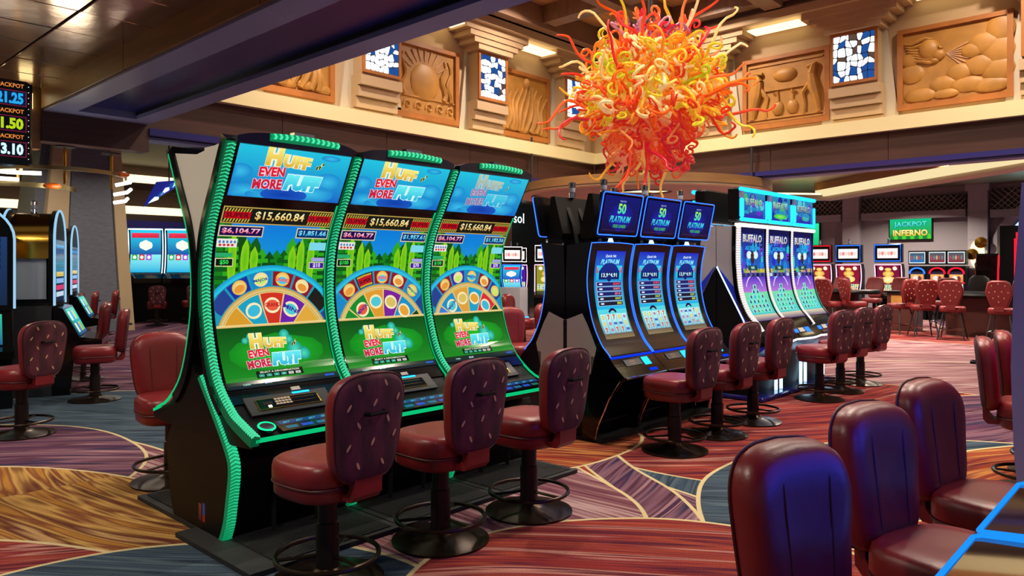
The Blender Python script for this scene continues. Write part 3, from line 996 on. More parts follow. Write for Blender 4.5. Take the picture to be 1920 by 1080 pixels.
    for k in range(6):
        p.quadgrid(.215 + .05 * k, .250 + .05 * k, .066, .084, '#2aa890' if k < 4 else '#c8d0c8', None, 1, 1)
    p.lay = 7
    for k, s in enumerate(('1', '2', '5', '10', '25', '50')):
        p.text(s, .2325 + .05 * k, .075, .011, '#e8fff0' if k < 4 else '#802020')
    p.lay = 3
    p.text('CASH', .12, .025, .014, '#a8e8d0', bold=.02)
    p.text('$0.00', .26, .025, .018, '#d8f8ff', bold=.02)
    p.quadgrid(W - .10, W - .03, .02, .035, '#1a5ac8', None, 1, 1)
    p.build('screen_picture', scr)
    # top screen
    sB2, sT2 = CA.s_at_z(2.035), CA.L - .012
    L2 = sT2 - sB2
    fn2 = lambda a, b, o: (x0 - .004 + a, *CA.at(sB2 + b, .016 + o))
    W2 = .765
    top = ribbon(MB(), CA, sB2 - .02, sT2 + .012, .055, .86 - .005, .014, -.03, 8).build('top_screen', 'black_gloss', root, 30)
    p = Print(fn2, W2, L2)
    p.quadgrid(0, W2, 0, L2, '#1466c8', '#22c4e0', 1, 8).up()
    for (a, b, ra, rb) in ((.55, .05, .16, .06), (.10, .04, .14, .05), (.30, .02, .2, .04), (.64, .14, .1, .06), (.04, .16, .08, .05), (.62, .30, .07, .02)):
        p.ell(a, b, ra, rb, '#1a8ad0', '#3ac0e8', n=18)
    p.up()
    p.ell(.36, .03, .16, .05, '#1258c0', '#0a3aa8', n=18)
    p.lay = 4
    if vi == 2: logo(.39, .19, 1.05, .45)
    else: logo(.38 if vi == 0 else .37, .19, 1.12)
    p.build('screen_picture', top)

def huff_machine(vi, X, label):
    root = empty('slot_machine', (X, 4.47, 0), 0, label, 'slot machine', 'green lit curved slot machines')
    W = .86
    # frame behind the screens
    s7 = CA.s_at_z(.80)
    ribbon(MB(), CA, s7, CA.L, .0, W, .0, -.07, 30, ymax=0).build('frame', 'black_gloss', root, 30)
    # off-white back cover
    prof = [CA.at(CA.s_at_z(1.5) + (CA.L - .05 - CA.s_at_z(1.5)) * k / 10, -.068) for k in range(11)]
    prof = [(min(y, -.004), z) for y, z in prof] + [(0, 2.28), (0, 1.5)]
    MB().prism_x(prof, .012, W - .012).build('back_cover', 'offwhite', root, 0)
    MB().box(.03, .20, -.22, -.06, 2.28, 2.315).box(.30, .5, -.22, -.06, 2.28, 2.315).build('top_vent', 'offwhite', root, 0)
    # lower body + side
    side = [LEG.at(LEG.L * k / 24, -.0) for k in range(25)] + [(0, .96), (0, 0)]
    MB().prism_x(side, .008, W - .008).build('base_cabinet', 'black', root, 0)
    lo = [CA.at(s7 * k / 12, -.012) for k in range(13)] + [CA.at(s7 + .35 * k / 5, -.03) for k in range(1, 6)]
    lo = [(min(y, -.01), z) for y, z in lo]
    lo2 = [(-.02, .9), (-.30, .62), (-.42, .585), (-.655, .60)]
    MB().prism_x(lo + lo2, .02, W - .02).build('deck_body', 'black', root, 0)
    for x in (.28, .57): MB().box(x, x + .004, -.441, -.40, .03, .52).build('door_seam', 'gap_dark', root, 0)
    # led edge strips
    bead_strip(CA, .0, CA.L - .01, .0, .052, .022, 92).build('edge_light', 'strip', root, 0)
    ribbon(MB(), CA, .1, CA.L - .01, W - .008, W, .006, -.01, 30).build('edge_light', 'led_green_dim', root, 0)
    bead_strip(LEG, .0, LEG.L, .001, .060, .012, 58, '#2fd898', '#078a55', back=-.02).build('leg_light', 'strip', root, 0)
    # glowing lip round the deck
    mb = MB(); ribbon(mb, CA, .0, .016, .03, W - .02, .008, -.012, 2)
    mb.build('lip_light', 'led_green_dim', root, 0)
    # crown
    ty, tz = CA.at(CA.L)
    crown = []
    for k in range(13):
        u = k / 12
        crown.append((.05 + (W - .055) * u, .045 * math.sin(math.pi * min(1, max(0, u))) ** .6))
    rings = [[(x, ty + .05, tz - .02), (x, ty - .03, tz - .02), (x, ty - .035, tz + .02 + h), (x, ty + .05, tz + .015 + h)] for x, h in crown]
    MB().loft(rings, True, True).build('crown', 'charcoal', root, 30)
    cl = MB()
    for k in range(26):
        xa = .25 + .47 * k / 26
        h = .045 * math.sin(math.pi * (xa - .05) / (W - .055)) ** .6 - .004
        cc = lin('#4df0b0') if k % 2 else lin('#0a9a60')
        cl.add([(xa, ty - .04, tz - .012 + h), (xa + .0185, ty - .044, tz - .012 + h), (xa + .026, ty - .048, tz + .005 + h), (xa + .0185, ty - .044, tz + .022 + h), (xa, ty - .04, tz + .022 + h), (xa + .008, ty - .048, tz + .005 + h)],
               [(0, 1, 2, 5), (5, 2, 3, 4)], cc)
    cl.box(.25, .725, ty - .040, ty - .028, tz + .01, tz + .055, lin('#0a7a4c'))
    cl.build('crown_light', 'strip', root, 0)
    MB().box(.42, .56, ty - .02, ty + .03, tz + .062, tz + .085).build('crown_plate', 'chrome', root, 0)
    # deck: keypad panel, card reader, buttons
    sK = CA.s_at_z(.76)
    def deck(a0, a1, s0, s1, off, name, m, par, back=-.004):
        return ribbon(MB(), CA, s0, s1, a0, a1, off, back, 5).build(name, m, par, 0)
    kp = deck(.14, .70, sK - .04, sK + .11, .006, 'keypad_panel', 'charcoal', root)
    deck(.20, .62, sK - .005, sK + .075, .010, 'keypad_plate', 'black_gloss', kp)
    fr = MB()
    for (a0, a1, s0, s1) in ((.20, .62, sK - .008, sK - .004), (.20, .62, sK + .073, sK + .077), (.20, .204, sK - .006, sK + .076), (.616, .62, sK - .006, sK + .076), (.42, .59, sK + .025, sK + .028), (.42, .59, sK + .055, sK + .058)):
        ribbon(fr, CA, s0, s1, a0, a1, .013, .004, 2)
    fr.build('keypad_border', 'gold_metal', kp, 0)
    for i in range(5):
        for j in range(3):
            ribbon(MB(), CA, sK + .018 + .020 * j, sK + .031 + .020 * j, .32 + .022 * i, .337 + .022 * i, .014, .006, 1).build('key', 'plaster_white', kp, 0)
    deck(.24, .30, sK + .03, sK + .055, .012, 'card_slot', 'gap_dark', kp)
    deck(.265, .285, sK + .006, sK + .022, .014, 'card_light', 'led_warm', kp)
    deck(.47, .53, CA.s_at_z(.85) - .015, CA.s_at_z(.85) + .012, .008, 'bill_badge', 'offwhite', root)
    deck(.46, .58, CA.s_at_z(.83) - .02, CA.s_at_z(.83) - .006, .008, 'blue_indicator', 'led_cyan', root)
    bp_ = deck(.22, .80, .05, .17, .006, 'button_panel', 'black_gloss', root)
    p = Print(lambda a, b, o: (.22 + a, *CA.at(.05 + b, .007 + o)), .58, .12)
    p.quadgrid(.02, .56, .07, .11, '#0a2a6a', '#0a4a7a', 1, 1)
    for k in range(5): p.quadgrid(.04 + .10 * k, .115 + .10 * k, .02, .05, ['#0f6a8a', '#1a4ac0', '#0f6a8a', '#1a4ac0', '#0f6a5a'][k], None, 1, 1)
    p.up()
    for k in range(6):
        p.text('BET', .07 + .085 * k, .09, .018, '#4ac8d8', shear=.4)
    p.build('button_lights', bp_)
    cy, cz = CA.at(.10, .006)
    sb = MB().lathe([(.0, 0), (.05, 0), (.05, .012), (.043, .018), (.0, .018)], 20, cap=False, Mx=Matrix.Translation((.145, cy, cz)) @ Matrix.Rotation(R(18), 4, 'X')).build('spin_button', 'black_gloss', root)
    MB().tube([(.145 + .046 * math.cos(t * math.pi / 10), cy + .046 * math.sin(t * math.pi / 10) * .95, cz + .016 + .046 * math.sin(t * math.pi / 10) * .31) for t in range(20)], .006, 6, True).build('button_ring', 'led_green', sb)
    # warning stickers low on the side
    p = Print(lambda a, b, o: (.0075 - o, -.03 - a, .06 + b), .2, .25)
    p.quadgrid(.0, .035, .02, .12, '#5a2018', '#8a4030', 1, 1).quadgrid(.05, .085, .02, .06, '#a02028', None, 1, 1).quadgrid(.05, .085, .06, .13, '#2a4aa0', None, 1, 1)
    p.mb.build('sticker', 'sticker', root, 0)
    # ribbed floor plate
    mb = MB().box(-.12 if vi == 0 else .003, W - .003, -.90, -.003, .001, .028)
    for k in range(24):
        mb.box(.05, W - .05, -.86 + .02 * k, -.85 + .02 * k, .028, .036)
    mb.build('floor_plate', 'rubber', root, 0)
    huff_prints(root, vi)
    return root
mst = bpy.data.materials.new('sticker'); mst.use_nodes = True
_a = mst.node_tree.nodes.new('ShaderNodeAttribute'); _a.attribute_name = 'Col'
mst.node_tree.links.new(_a.outputs['Color'], mst.node_tree.nodes['Principled BSDF'].inputs['Base Color'])
M['sticker'] = mst
hA = []
for vi, (X, lab) in enumerate(((2.0, 'curved slot machine with green light strips, nearest and leftmost of three'), (2.865, 'middle curved slot machine of the green-lit trio'), (3.73, 'rightmost curved slot machine of the green-lit trio with faded title'))):
    hA.append(huff_machine(vi, X, lab))
# their back-to-back neighbours
for k, (X, lab) in enumerate(((2.862, 'green-edged machine backing onto the nearest green-lit slot machine'), (3.727, 'green-edged machine backing onto the middle green-lit slot machine'), (4.592, 'green-edged machine backing onto the rightmost green-lit slot machine'))):
    dup(hA[1], (X, 4.472, 0), math.pi, lab, 'machines behind the green lit ones')

# ------------------------------------------------------------------ blue-edged platinum machines
CB = Curve2([(-.67, .62), (-.58, .70), (-.48, .81), (-.40, .90), (-.30, 1.11), (-.245, 1.38), (-.25, 1.6), (-.295, 1.83)])
def led_loop(mb, cv, s0, s1, x0, x1, off, r=.0045, n=26):
    pts = [(x0, *cv.at(s0 + (s1 - s0) * k / n, off)) for k in range(n + 1)]
    pts += [(x0 + (x1 - x0) * k / 6, *cv.at(s1 + .012 * math.sin(math.pi * k / 6), off)) for k in range(1, 6)]
    pts += [(x1, *cv.at(s1 - (s1 - s0) * k / n, off)) for k in range(n + 1)]
    mb.tube(pts, r, 6)
    return mb
def tilt_panel(name, W, H, th, loc, tilt, m, parent):
    Mx = Matrix.Translation(loc) @ Matrix.Rotation(tilt, 4, 'X')
    o = MB().cbox(-W / 2, W / 2, -.01, th, 0, H, .012, Mx=Mx).build(name, m, parent)
    return o, Mx
def candle(root, x, y, z):
    c = MB().lathe([(.035, z), (.035, z + .05), (.028, z + .055), (.028, z + .10), (.034, z + .105), (.034, z + .15), (.02, z + .16)], 14, x, y).build('candle', 'chrome', root)
    MB().lathe([(.029, z + .056), (.03, z + .06), (.03, z + .095), (.029, z + .1)], 14, x, y).build('candle_lens', 'acrylic', c)

def plat_machine(vi, X, label):
    W = .70
    root = empty('slot_machine', (X, 4.41, 0), 0, label, 'slot machine', 'blue lit machines with tilted top screens')
    s0 = CB.s_at_z(.80)
    prof = [CB.at(s0 + (CB.L - s0) * k / 16, -.002) for k in range(17)] + [(0, 1.83), (0, 1.06), (-.10, 1.14)]
    prof = [CB.at(s0 + (CB.L - s0) * k / 16, -.002) for k in range(17)] + [(-.02, 1.80), (-.005, 1.5), (-.005, 1.0), (-.25, .75)]
    MB().prism_x(prof, .002, W - .002).build('cabinet', 'black_gloss', root, 30)
    # polished lower flank, reflections painted as a pale coat, notched at the top
    MB().prism_x([(-.002, 1.10), (-.20, 1.17), (-.27, 1.05), (-.36, .86), (-.30, .62), (-.02, .60)], .0, W).build('polished_flank', 'pale_reflection', root, 0)
    for x in (-.001, W - .002): MB().box(x, x + .003, -.02, -.001, .10, 1.10).build('flank_seam', 'gap_dark', root, 0)
    # bezel and screens
    ribbon(MB(), CB, s0, CB.L, .006, W - .006, .006, -.02, 24).build('bezel', 'bezel', root, 30)
    mb = MB(); led_loop(mb, CB, s0 - .02, CB.L - .01, .008, W - .008, .010)
    mb.build('edge_light', 'led_blue', root)
    sB, sT = CB.s_at_z(.93), CB.s_at_z(1.76)
    sw, x0 = .47, .115
    scr = ribbon(MB(), CB, sB, sT, x0, x0 + sw, .008, -.005, 24).build('main_screen', 'black_gloss', root, 30)
    L = sT - sB
    p = Print(lambda a, b, o: (x0 + a, *CB.at(sB + b, .009 + o)), sw, L)
    p.quadgrid(0, sw, L * .34, L, '#20b8e8', '#1226c0', 1, 12)
    p.quadgrid(0, sw, 0, L * .34, '#5a6a88', '#58dce8', 1, 8).up()
    p.quadgrid(.0, sw, .0, .05, '#8a7a58', '#6a5a48', 1, 1)
    p.text('Quick Hit', sw / 2, L - .050, .030, '#e8fbff', w=.17, bold=.02, shear=.2)
    p.otext('PLATINUM', sw / 2, L - .105, .050, '#8af0f8', '#1a3ad8', w=.30, bold=.03, o=.05, shear=.3)
    p.lay = 1
    p.quadgrid(.03, sw - .03, L - .28, L - .14, '#18b8e0', '#2ad0e8', 1, 2).up()
    p.sector(sw / 2, L - .30, .0, .19, R(35), R(145), '#0a1a6a', '#0c2a8a', 14, 2)
    p.quadgrid(.07, sw - .07, L - .275, L - .19, '#0a1a6a', None, 1, 1)
    for a in (.045, sw - .045): p.quadgrid(a - .012, a + .012, L - .21, L - .155, '#d02848', '#f08090', 1, 1)
    p.up()
    p.text(['13,944.91', '13,944.91', '13,944.91'][vi], sw / 2, L - .235, .045, '#d8fff0', w=.25, bold=.02)
    rows = [('$5,228.38', '#ff5a4a'), ('$1,863.92', '#ff9a8a'), ('$291.38', '#ff8a90'), ('$106.77', '#c8e86a'), ('$38.81', '#e0f04a')]
    for k, (t, c) in enumerate(rows):
        b = L - .318 - .047 * k
        p.lay = 1
        p.quadgrid(.035, sw - .035, b - .021, b + .021, '#b8d0f0', None, 1, 1)
        p.lay = 2
        p.quadgrid(.045, sw - .04, b - .018, b + .018, '#101a6a' if k < 3 else '#141432', None, 1, 1)
        p.quadgrid(.04, .065, b - .016, b + .016, '#d02848', None, 1, 1)
        p.lay = 3
        p.text(t, sw - .06, b, .025, c, bold=.03, align='R')
        p.ell(.10, b, .03, .008, '#e8f0ff', n=10)
    p.lay = 2
    b = L - .575
    p.sector(sw / 2, b - .055, .055, .08, R(35), R(145), '#101040', None, 10, 1)
    p.ell(sw / 2, b + .008, .05, .012, '#e8f4ff', n=14)
    g = random.Random(vi + 3)
    top = b - .03
    for i in range(5):
        p.lay = 2
        p.quadgrid(.025 + .086 * i, .103 + .086 * i, .055, top, '#8acce0', '#c8f8f8', 1, 6)
        p.lay = 3
        for j in range(3):
            cx_, cy_ = .064 + .086 * i, .055 + (top - .055) * (j + .5) / 3
            u = g.random()
            if u < .3: p.otext('7', cx_, cy_, .05, '#e03a2a', '#f8d060', bold=.05, o=.04)
            elif u < .6: p.ell(cx_, cy_, .020, .024, '#d8b83a', '#f4f09a', n=10)
            elif u < .8: p.ell(cx_, cy_, .022, .016, '#a83a7a', '#e8a0c8', n=10)
            else: p.quadgrid(cx_ - .028, cx_ + .028, cy_ - .012, cy_ + .012, '#3a6ac0', None, 1, 1)
    p.build('screen_picture', scr)
    # tilted top screen on its arm
    Mx = Matrix.Translation((W / 2, -.335, 1.895)) @ Matrix.Rotation(R(12), 4, 'X')
    tp = MB().cbox(-.33, .33, -.012, .035, 0, .40, .014, Mx=Mx).build('top_screen', 'black_gloss', root)
    fr = MB()
    pts = []
    for (cx_, cz_, a0) in ((.295, .37, 0), (-.295, .37, 90), (-.295, .03, 180), (.295, .03, 270)):
        for k in range(4):
            t = R(a0 + 30 * k); pts.append(tuple(Mx @ Vector((cx_ + .028 * math.cos(t), -.014, cz_ + .028 * math.sin(t)))))
    fr.tube(pts, .0055, 6, True)
    fr.build('top_edge_light', 'led_blue', tp)
    p = Print(lambda a, b, o: tuple(Mx @ Vector((-.29 + a, -.014 - o, .03 + b))), .58, .34)
    p.quadgrid(0, .58, 0, .34, '#060a38', '#0a1470', 4, 4).up()
    p.ell(.29, .15, .2, .15, '#0a1470', '#2018c0', n=20).up()
    p.text('WIN UP TO', .29, .295, .016, '#a8b8ff', w=.10, bold=.02)
    p.text('50', .29, .225, .10, '#28d8b8', w=.13, bold=.04, col2='#9af03a')
    p.otext('PLATINUM', .285, .125, .062, '#1a9ae0', '#06206a', w=.34, bold=.03, o=.04, shear=.35, col2='#4ae8f0')
    p.text('FREE GAMES!', .29, .060, .032, '#3aa85a', w=.21, bold=.04, shear=.2)
    p.quadgrid(.02, .56, .018, .022, '#4a2a4a', None, 1, 1)
    p.build('screen_picture', tp)
    arm = MB()
    for x in (W / 2 - .12, W / 2 + .06):
        arm.prism_x([(-.20, 1.80), (-.05, 1.80), (-.10, 2.02), (-.19, 2.22), (-.27, 2.22), (-.24, 1.98)], x, x + .06)
    arm.build('support_arm', 'black', root, 30)
    MB().prism_x([(-.30, 1.87), (-.12, 1.86), (-.10, 1.92), (-.20, 2.28), (-.25, 2.28)], W / 2 - .26, W / 2 + .26).build('top_housing', 'black', root, 30)
    MB().lathe([(.02, 1.825), (.03, 1.83), (.015, 1.875)], 12, W / 2, -.27).build('spot_lamp', 'led_cool', root)
    candle(root, W / 2, -.19, 2.28)
    # deck
    lo = [CB.at(s0 * k / 8, 0) for k in range(9)] + [(-.30, .78), (-.30, .60), (-.62, .575)]
    dk = MB().prism_x(lo, .0, W).build('button_deck', 'black_gloss', root, 0)
    def deck(a0, a1, q0, q1, name, m):
        return ribbon(MB(), CB, q0, q1, a0, a1, .006, -.004, 3).build(name, m, dk, 0)
    deck(.01, W - .01, s0 - .035, s0 - .012, 'deck_glow', 'led_blue_dim')
    deck(.16, .42, s0 - .13, s0 - .06, 'button_plate', 'charcoal')
    deck(.24, .33, s0 - .12, s0 - .07, 'button_label', 'relief')
    deck(.46, .56, s0 - .14, s0 - .055, 'spin_button', 'led_cyan')
    deck(.46, .58, .03, .06, 'bet_button', 'led_blue_dim')
    mb = MB().tube([(.012 + (W - .024) * k / 8, -.672 - .02 * math.sin(math.pi * k / 8), .612) for k in range(9)], .012, 8)
    mb.build('deck_rail', 'chrome', dk)
    # hollow knee space: two curved legs and a kick panel
    for x in (.0, W - .03):
        prof = [(-.65, .60), (-.58, .50), (-.49, .41), (-.43, .28), (-.37, .15), (-.34, .0), (-.20, 0), (-.20, .15), (-.15, .45), (-.02, .62)]
        MB().prism_x(prof, x, x + .03).build('leg', 'black_gloss', root, 0)
    MB().tube([(.006, -.62, .585), (.006, -.495, .41), (.006, -.375, .15), (.006, -.345, .03)], .007, 6).build('leg_trim', 'chrome', root)
    MB().prism_x([(0, .62), (-.16, .62), (-.20, .0), (0, 0)], .03, W - .03).build('kick_panel', 'black', root, 0)
    MB().box(.0, W, -.42, -.02, .0, .03).build('foot', 'rubber', root, 0)
    MB().tube([(.03 + (W - .06) * k / 6, -.235, .14) for k in range(7)], .014, 8).build('foot_bar', 'charcoal', root)
    return root
emat('led_blue_dim', '#1440ff', .8)
pB = [plat_machine(0, 5.48, 'blue-lit machine with tilted 50 top screen, nearest of three'), plat_machine(1, 6.19, 'middle blue-lit machine with tilted 50 top screen'), plat_machine(2, 6.90, 'blue-lit machine with tilted 50 top screen beside the white-striped trio')]
for k, (X, lab) in enumerate(((6.18, 'black-backed machine behind the nearest blue-lit machine'), (6.89, 'black-backed machine behind the middle blue-lit machine'), (7.60, 'black-backed machine behind the last blue-lit machine'))):
    dup(pB[k], (X, 4.412, 0), math.pi, lab, 'machines behind the blue lit ones')

# ------------------------------------------------------------------ tall white-striped machines
CC = Curve2([(-.68, .71), (-.60, .80), (-.52, .91), (-.40, 1.06), (-.31, 1.30), (-.275, 1.60), (-.27, 1.80), (-.275, 2.09)])
def tall_machine(vi, X, label):
    W = .78
    root = empty('slot_machine', (X, 4.40, 0), 0, label, 'slot machine', 'white striped machines with cyan top frames')
    s0 = CC.s_at_z(.84)
    prof = [CC.at(s0 + (CC.L - s0) * k / 16, -.05) for k in range(17)] + [(-.004, 2.10), (-.004, 1.62), (-.35, .93)]
    MB().prism_x(prof, .012, W - .012).build('upper_cabinet', 'grey_panel', root, 0)
    prof = [CC.at(s0 + .5 * k / 8, -.05) for k in range(9)] + [(-.25, 1.2), (-.02, 1.60), (-.004, 1.55), (-.004, .0), (-.40, 0), (-.44, .3), (-.46, .62)]
    MB().prism_x([(-.004, 1.56), (-.37, .90), (-.46, .60), (-.44, .3), (-.40, 0), (-.004, 0)], .02, W - .02).build('lower_cabinet', 'black', root, 0)
    MB().prism_x([(-.02, 1.60), (-.23, 1.36), (-.27, 1.22), (-.345, 1.06), (-.46, .895), (-.40, .86), (-.34, .95)], .006, W - .006).build('side_wing', 'blue_panel', root, 0)
    MB().tube([(.010, -.012, 1.60), (.010, -.36, .955), (.010, -.40, .82)], .010, 6).build('diamond_light', 'led_cool', root)
    ribbon(MB(), CC, s0, CC.L, .0, W, -.002, -.06, 24).build('frame', 'black_gloss', root, 30)
    # white segmented stripe
    mb = MB(); cb, cd = lin('#fff6f2'), lin('#c8a8a0')
    n = 46
    for i in range(n):
        a, b = s0 + (CC.L - s0) * i / n, s0 + (CC.L - s0) * (i + .8) / n
        ribbon(mb, CC, a, b, .0, .075, .02, -.01, 1, col=cb)
        ribbon(mb, CC, b, s0 + (CC.L - s0) * (i + 1) / n, .004, .073, .014, -.01, 1, col=cd)
    mb.build('edge_light', 'strip', root, 0)
    MB().box(.0, W, -.32, -.25, 2.085, 2.125).build('top_light', 'led_white', root, 0)
    ribbon(MB(), CC, s0, CC.L, W - .006, W, .02, -.01, 20).build('edge_trim', 'chrome', root, 0)
    sB, sT = CC.s_at_z(.95), CC.L - .015
    L = sT - sB
    sw, x0 = .67, .085
    scr = ribbon(MB(), CC, sB, sT, x0, x0 + sw, .004, -.005, 24).build('main_screen', 'black_gloss', root, 30)
    p = Print(lambda a, b, o: (x0 + a, *CC.at(sB + b, .005 + o)), sw, L)
    g = random.Random(vi + 20)
    p.quadgrid(0, sw, L * .5, L - .06, '#2a6ad8', '#101a6a', 1, 10)
    p.quadgrid(0, sw, L - .06, L, '#0a0e4a', None, 1, 1)
    p.quadgrid(0, sw, L * .33, L * .5, '#b87ad8', '#4a2ac8', 1, 3)
    p.quadgrid(0, sw, L * .08, L * .33, '#3ac8c8', '#7ae0a8', 1, 4)
    p.quadgrid(0, sw, 0, L * .08, '#4a3a7a', '#e0d0b0', 1, 2)
    p.up()
    for k in range(26):
        p.ell(g.uniform(.03, sw - .03), g.uniform(L * .52, L * .88), g.uniform(.02, .06), g.uniform(.03, .10), g.choice(['#12b8e8', '#1a2ac8', '#6a3ad8', '#0a8ae0', '#1a1a5a', '#28d8c8', '#3a1a8a']), n=12)
    for k in range(8):
        p.ell(sw * k / 7, L * .54, .06, .05, g.choice(['#c8b84a', '#8aa83a', '#c88a9a']), n=10)
    p.up()
    p.otext('BUFFALO', sw / 2, L - .125, .095, '#a88a6a', '#e8f0f8', w=.52, bold=.0, o=.03, col2='#f8f4e0')
    p.otext('ASCENSION', sw / 2, L - .245, .050, '#28b8f8', '#0a1a6a', w=.40, bold=.03, o=.05)
    p.lay = 2
    p.ell(sw / 2, L - .36, .05, .09, '#2a1612', '#5a3020', n=14)
    for sx in (-1, 1): p.ell(sw / 2 + sx * .09, L - .33, .07, .05, '#c8ecf8', '#e8fbff', n=12)
    p.quadgrid(sw / 2 - .13, sw / 2 + .13, L * .56, L * .56 + .06, '#0a4a4a', None, 1, 1)
    p.quadgrid(.0, sw, L * .49, L * .535, '#3a3a8a', '#5a5aa8', 1, 1)
    p.up()
    p.text(['9,442', '7,462', '8,571'][vi], sw / 2, L * .56 + .03, .038, '#d8fff8', bold=.03)
    for k in range(5): p.quadgrid(.03 + .13 * k, .11 + .13 * k, L * .495, L * .53, g.choice(['#101040', '#c8d8f0', '#2a2a6a']), None, 1, 1)
    p.lay = 2
    p.sector(sw / 2, L * .30, .24, .26, R(25), R(155), '#e8d0f8', None, 14, 1)
    cols = [(2, 3), (1, 5), (1, 4), (0, 5), (0, 6)]
    for r_ in range(6):
        n_ = [5, 5, 5, 4, 2, 1][r_]
        for k in range(n_):
            cx_ = sw / 2 + (k - (n_ - 1) / 2) * .105
            cy_ = L * .10 + .062 * r_
            p.lay = 2
            p.quadgrid(cx_ - .046, cx_ + .046, cy_, cy_ + .056, '#6ae8d8', '#9af0e0', 1, 1)
            p.lay = 3
            p.ell(cx_, cy_ + .028, .022, .022, g.choice(['#1a3a8a', '#2a6a5a', '#8a5a4a', '#18a0d8', '#5a2a8a', '#28c86a', '#3a3a3a']), n=10)
    p.build('screen_picture', scr)
    # cyan framed top box
    tb = MB().cbox(.02, W - .02, -.30, -.14, 2.15, 2.56, .02).build('top_box', 'black', root)
    fr = MB()
    for (a0, a1, z0, z1) in ((.02, W - .02, 2.15, 2.195), (.0, W, 2.51, 2.56), (.02, .085, 2.195, 2.43), (W - .05, W - .02, 2.195, 2.43)):
        fr.cbox(a0, a1, -.335, -.295, z0, z1, .012)
    fr.build('top_frame_light', 'led_cyan', tb)
    MB().box(.02, .085, -.33, -.295, 2.43, 2.51).build('frame_joint', 'lilac_trim', tb, 0)
    p = Print(lambda a, b, o: (.085 + a, -.302 - o, 2.195 + b), W - .135, .315)
    w = W - .135
    p.quadgrid(0, w, 0, .315, '#2a18a8', '#2a8ab8', 4, 4).up()
    for k in range(14): p.ell(g.uniform(.05, w - .05), g.uniform(.05, .28), g.uniform(.03, .09), g.uniform(.02, .06), g.choice(['#2a9ab8', '#6a2ac8', '#3ab87a', '#1a2a9a', '#58c8d8', '#4a3ac0']), n=12)
    p.up()
    p.otext('BUFFALO', w / 2, .20, .085, '#8a9a7a', '#20306a', w=.45, o=.03, col2='#d8f0d0')
    p.otext('ASCENSION', w / 2, .115, .045, '#28a8e8', '#0a1a5a', w=.36, bold=.03, o=.05)
    if vi == 1:
        p.ell(w / 2, .06, .2, .035, '#2ac84a', '#8af06a', n=20)
    p.build('screen_picture', tb)
    # deck
    lo = [CC.at(s0 * k / 8, 0) for k in range(9)] + [(-.40, .80), (-.42, .66), (-.62, .665)]
    dk = MB().prism_x(lo, .0, W).build('button_deck', 'black_gloss', root, 0)
    for k, (a0, a1, q0, q1, m) in enumerate(((.12, .22, .08, .13, 'led_blue'), (.27, .42, .08, .14, 'offwhite'), (.47, .6, .07, .14, 'led_blue'), (.15, .62, .02, .06, 'chrome'))):
        ribbon(MB(), CC, q0, q1, a0, a1, .006, -.004, 2).build('deck_button', m, dk, 0)
    MB().tube([(.013 + (W - .026) * k / 10, -.69 - .05 * math.sin(math.pi * k / 10), .70) for k in range(11)], .012, 8).build('lip_light', 'led_white', dk)
    MB().prism_x([(-.70, .69), (-.40, .68), (-.44, .50)], .01, W - .01).build('deck_underside', 'blue_panel', root, 0)
    for x in (.06, W - .09): MB().box(x, x + .03, -.47, -.44, .06, .50).build('leg_light', 'led_cool', root, 0)
    MB().cbox(.002, W - .002, -.60, -.02, .0, .06, .015).build('plinth', 'blue_gloss', root)
    return root
mat('blue_gloss', '#0a1560', .15)
tC = [tall_machine(0, 8.40, 'tall machine with white edge stripe beside the blue-lit trio'), tall_machine(1, 9.18, 'middle tall machine of the white-striped trio with cyan top frame'), tall_machine(2, 9.96, 'last tall machine of the white-striped trio, nearest the card tables')]
for k, (X, lab) in enumerate(((9.18, 'grey-sided machine backing onto the first white-striped machine'), (9.96, 'grey-sided machine backing onto the middle white-striped machine'), (10.74, 'grey-sided machine backing onto the last white-striped machine'))):
    dup(tC[k], (X, 4.402, 0), math.pi, lab, 'machines behind the white striped ones')

# ------------------------------------------------------------------ stools
def back_outline(n=44, w0=.178, w1=.230, h=.49, z0=.568):
    pts = []
    for k in range(n):
        t = 2 * math.pi * k / n
        c, s = math.cos(t), math.sin(t)
        e = .48
        x = math.copysign(abs(c) ** e, c); z = math.copysign(abs(s) ** e, s)
        wz = w0 + (w1 - w0) * (z + 1) / 2
        pts.append((x * wz, z * h / 2 + z0 + h / 2 + (.03 * (1 - x * x) if z > 0 else 0)))
    return pts
def scaled(pts, k, y, cz):
    m = 1 - k
    out = []
    for x, z in pts:
        out.append((x - math.copysign(min(abs(x), m), x) * 1.0 if k < 1 else x, y, z))
    return out
def inset(pts, d, y, zc, bend=0):
    out = []
    for x, z in pts:
        l = math.hypot(x, z - zc)
        f = max(0, (l - d) / l)
        X, Z = x * f, zc + (z - zc) * f
        out.append((X, y + bend * X * X - .10 * (Z - .6), Z))
    return out
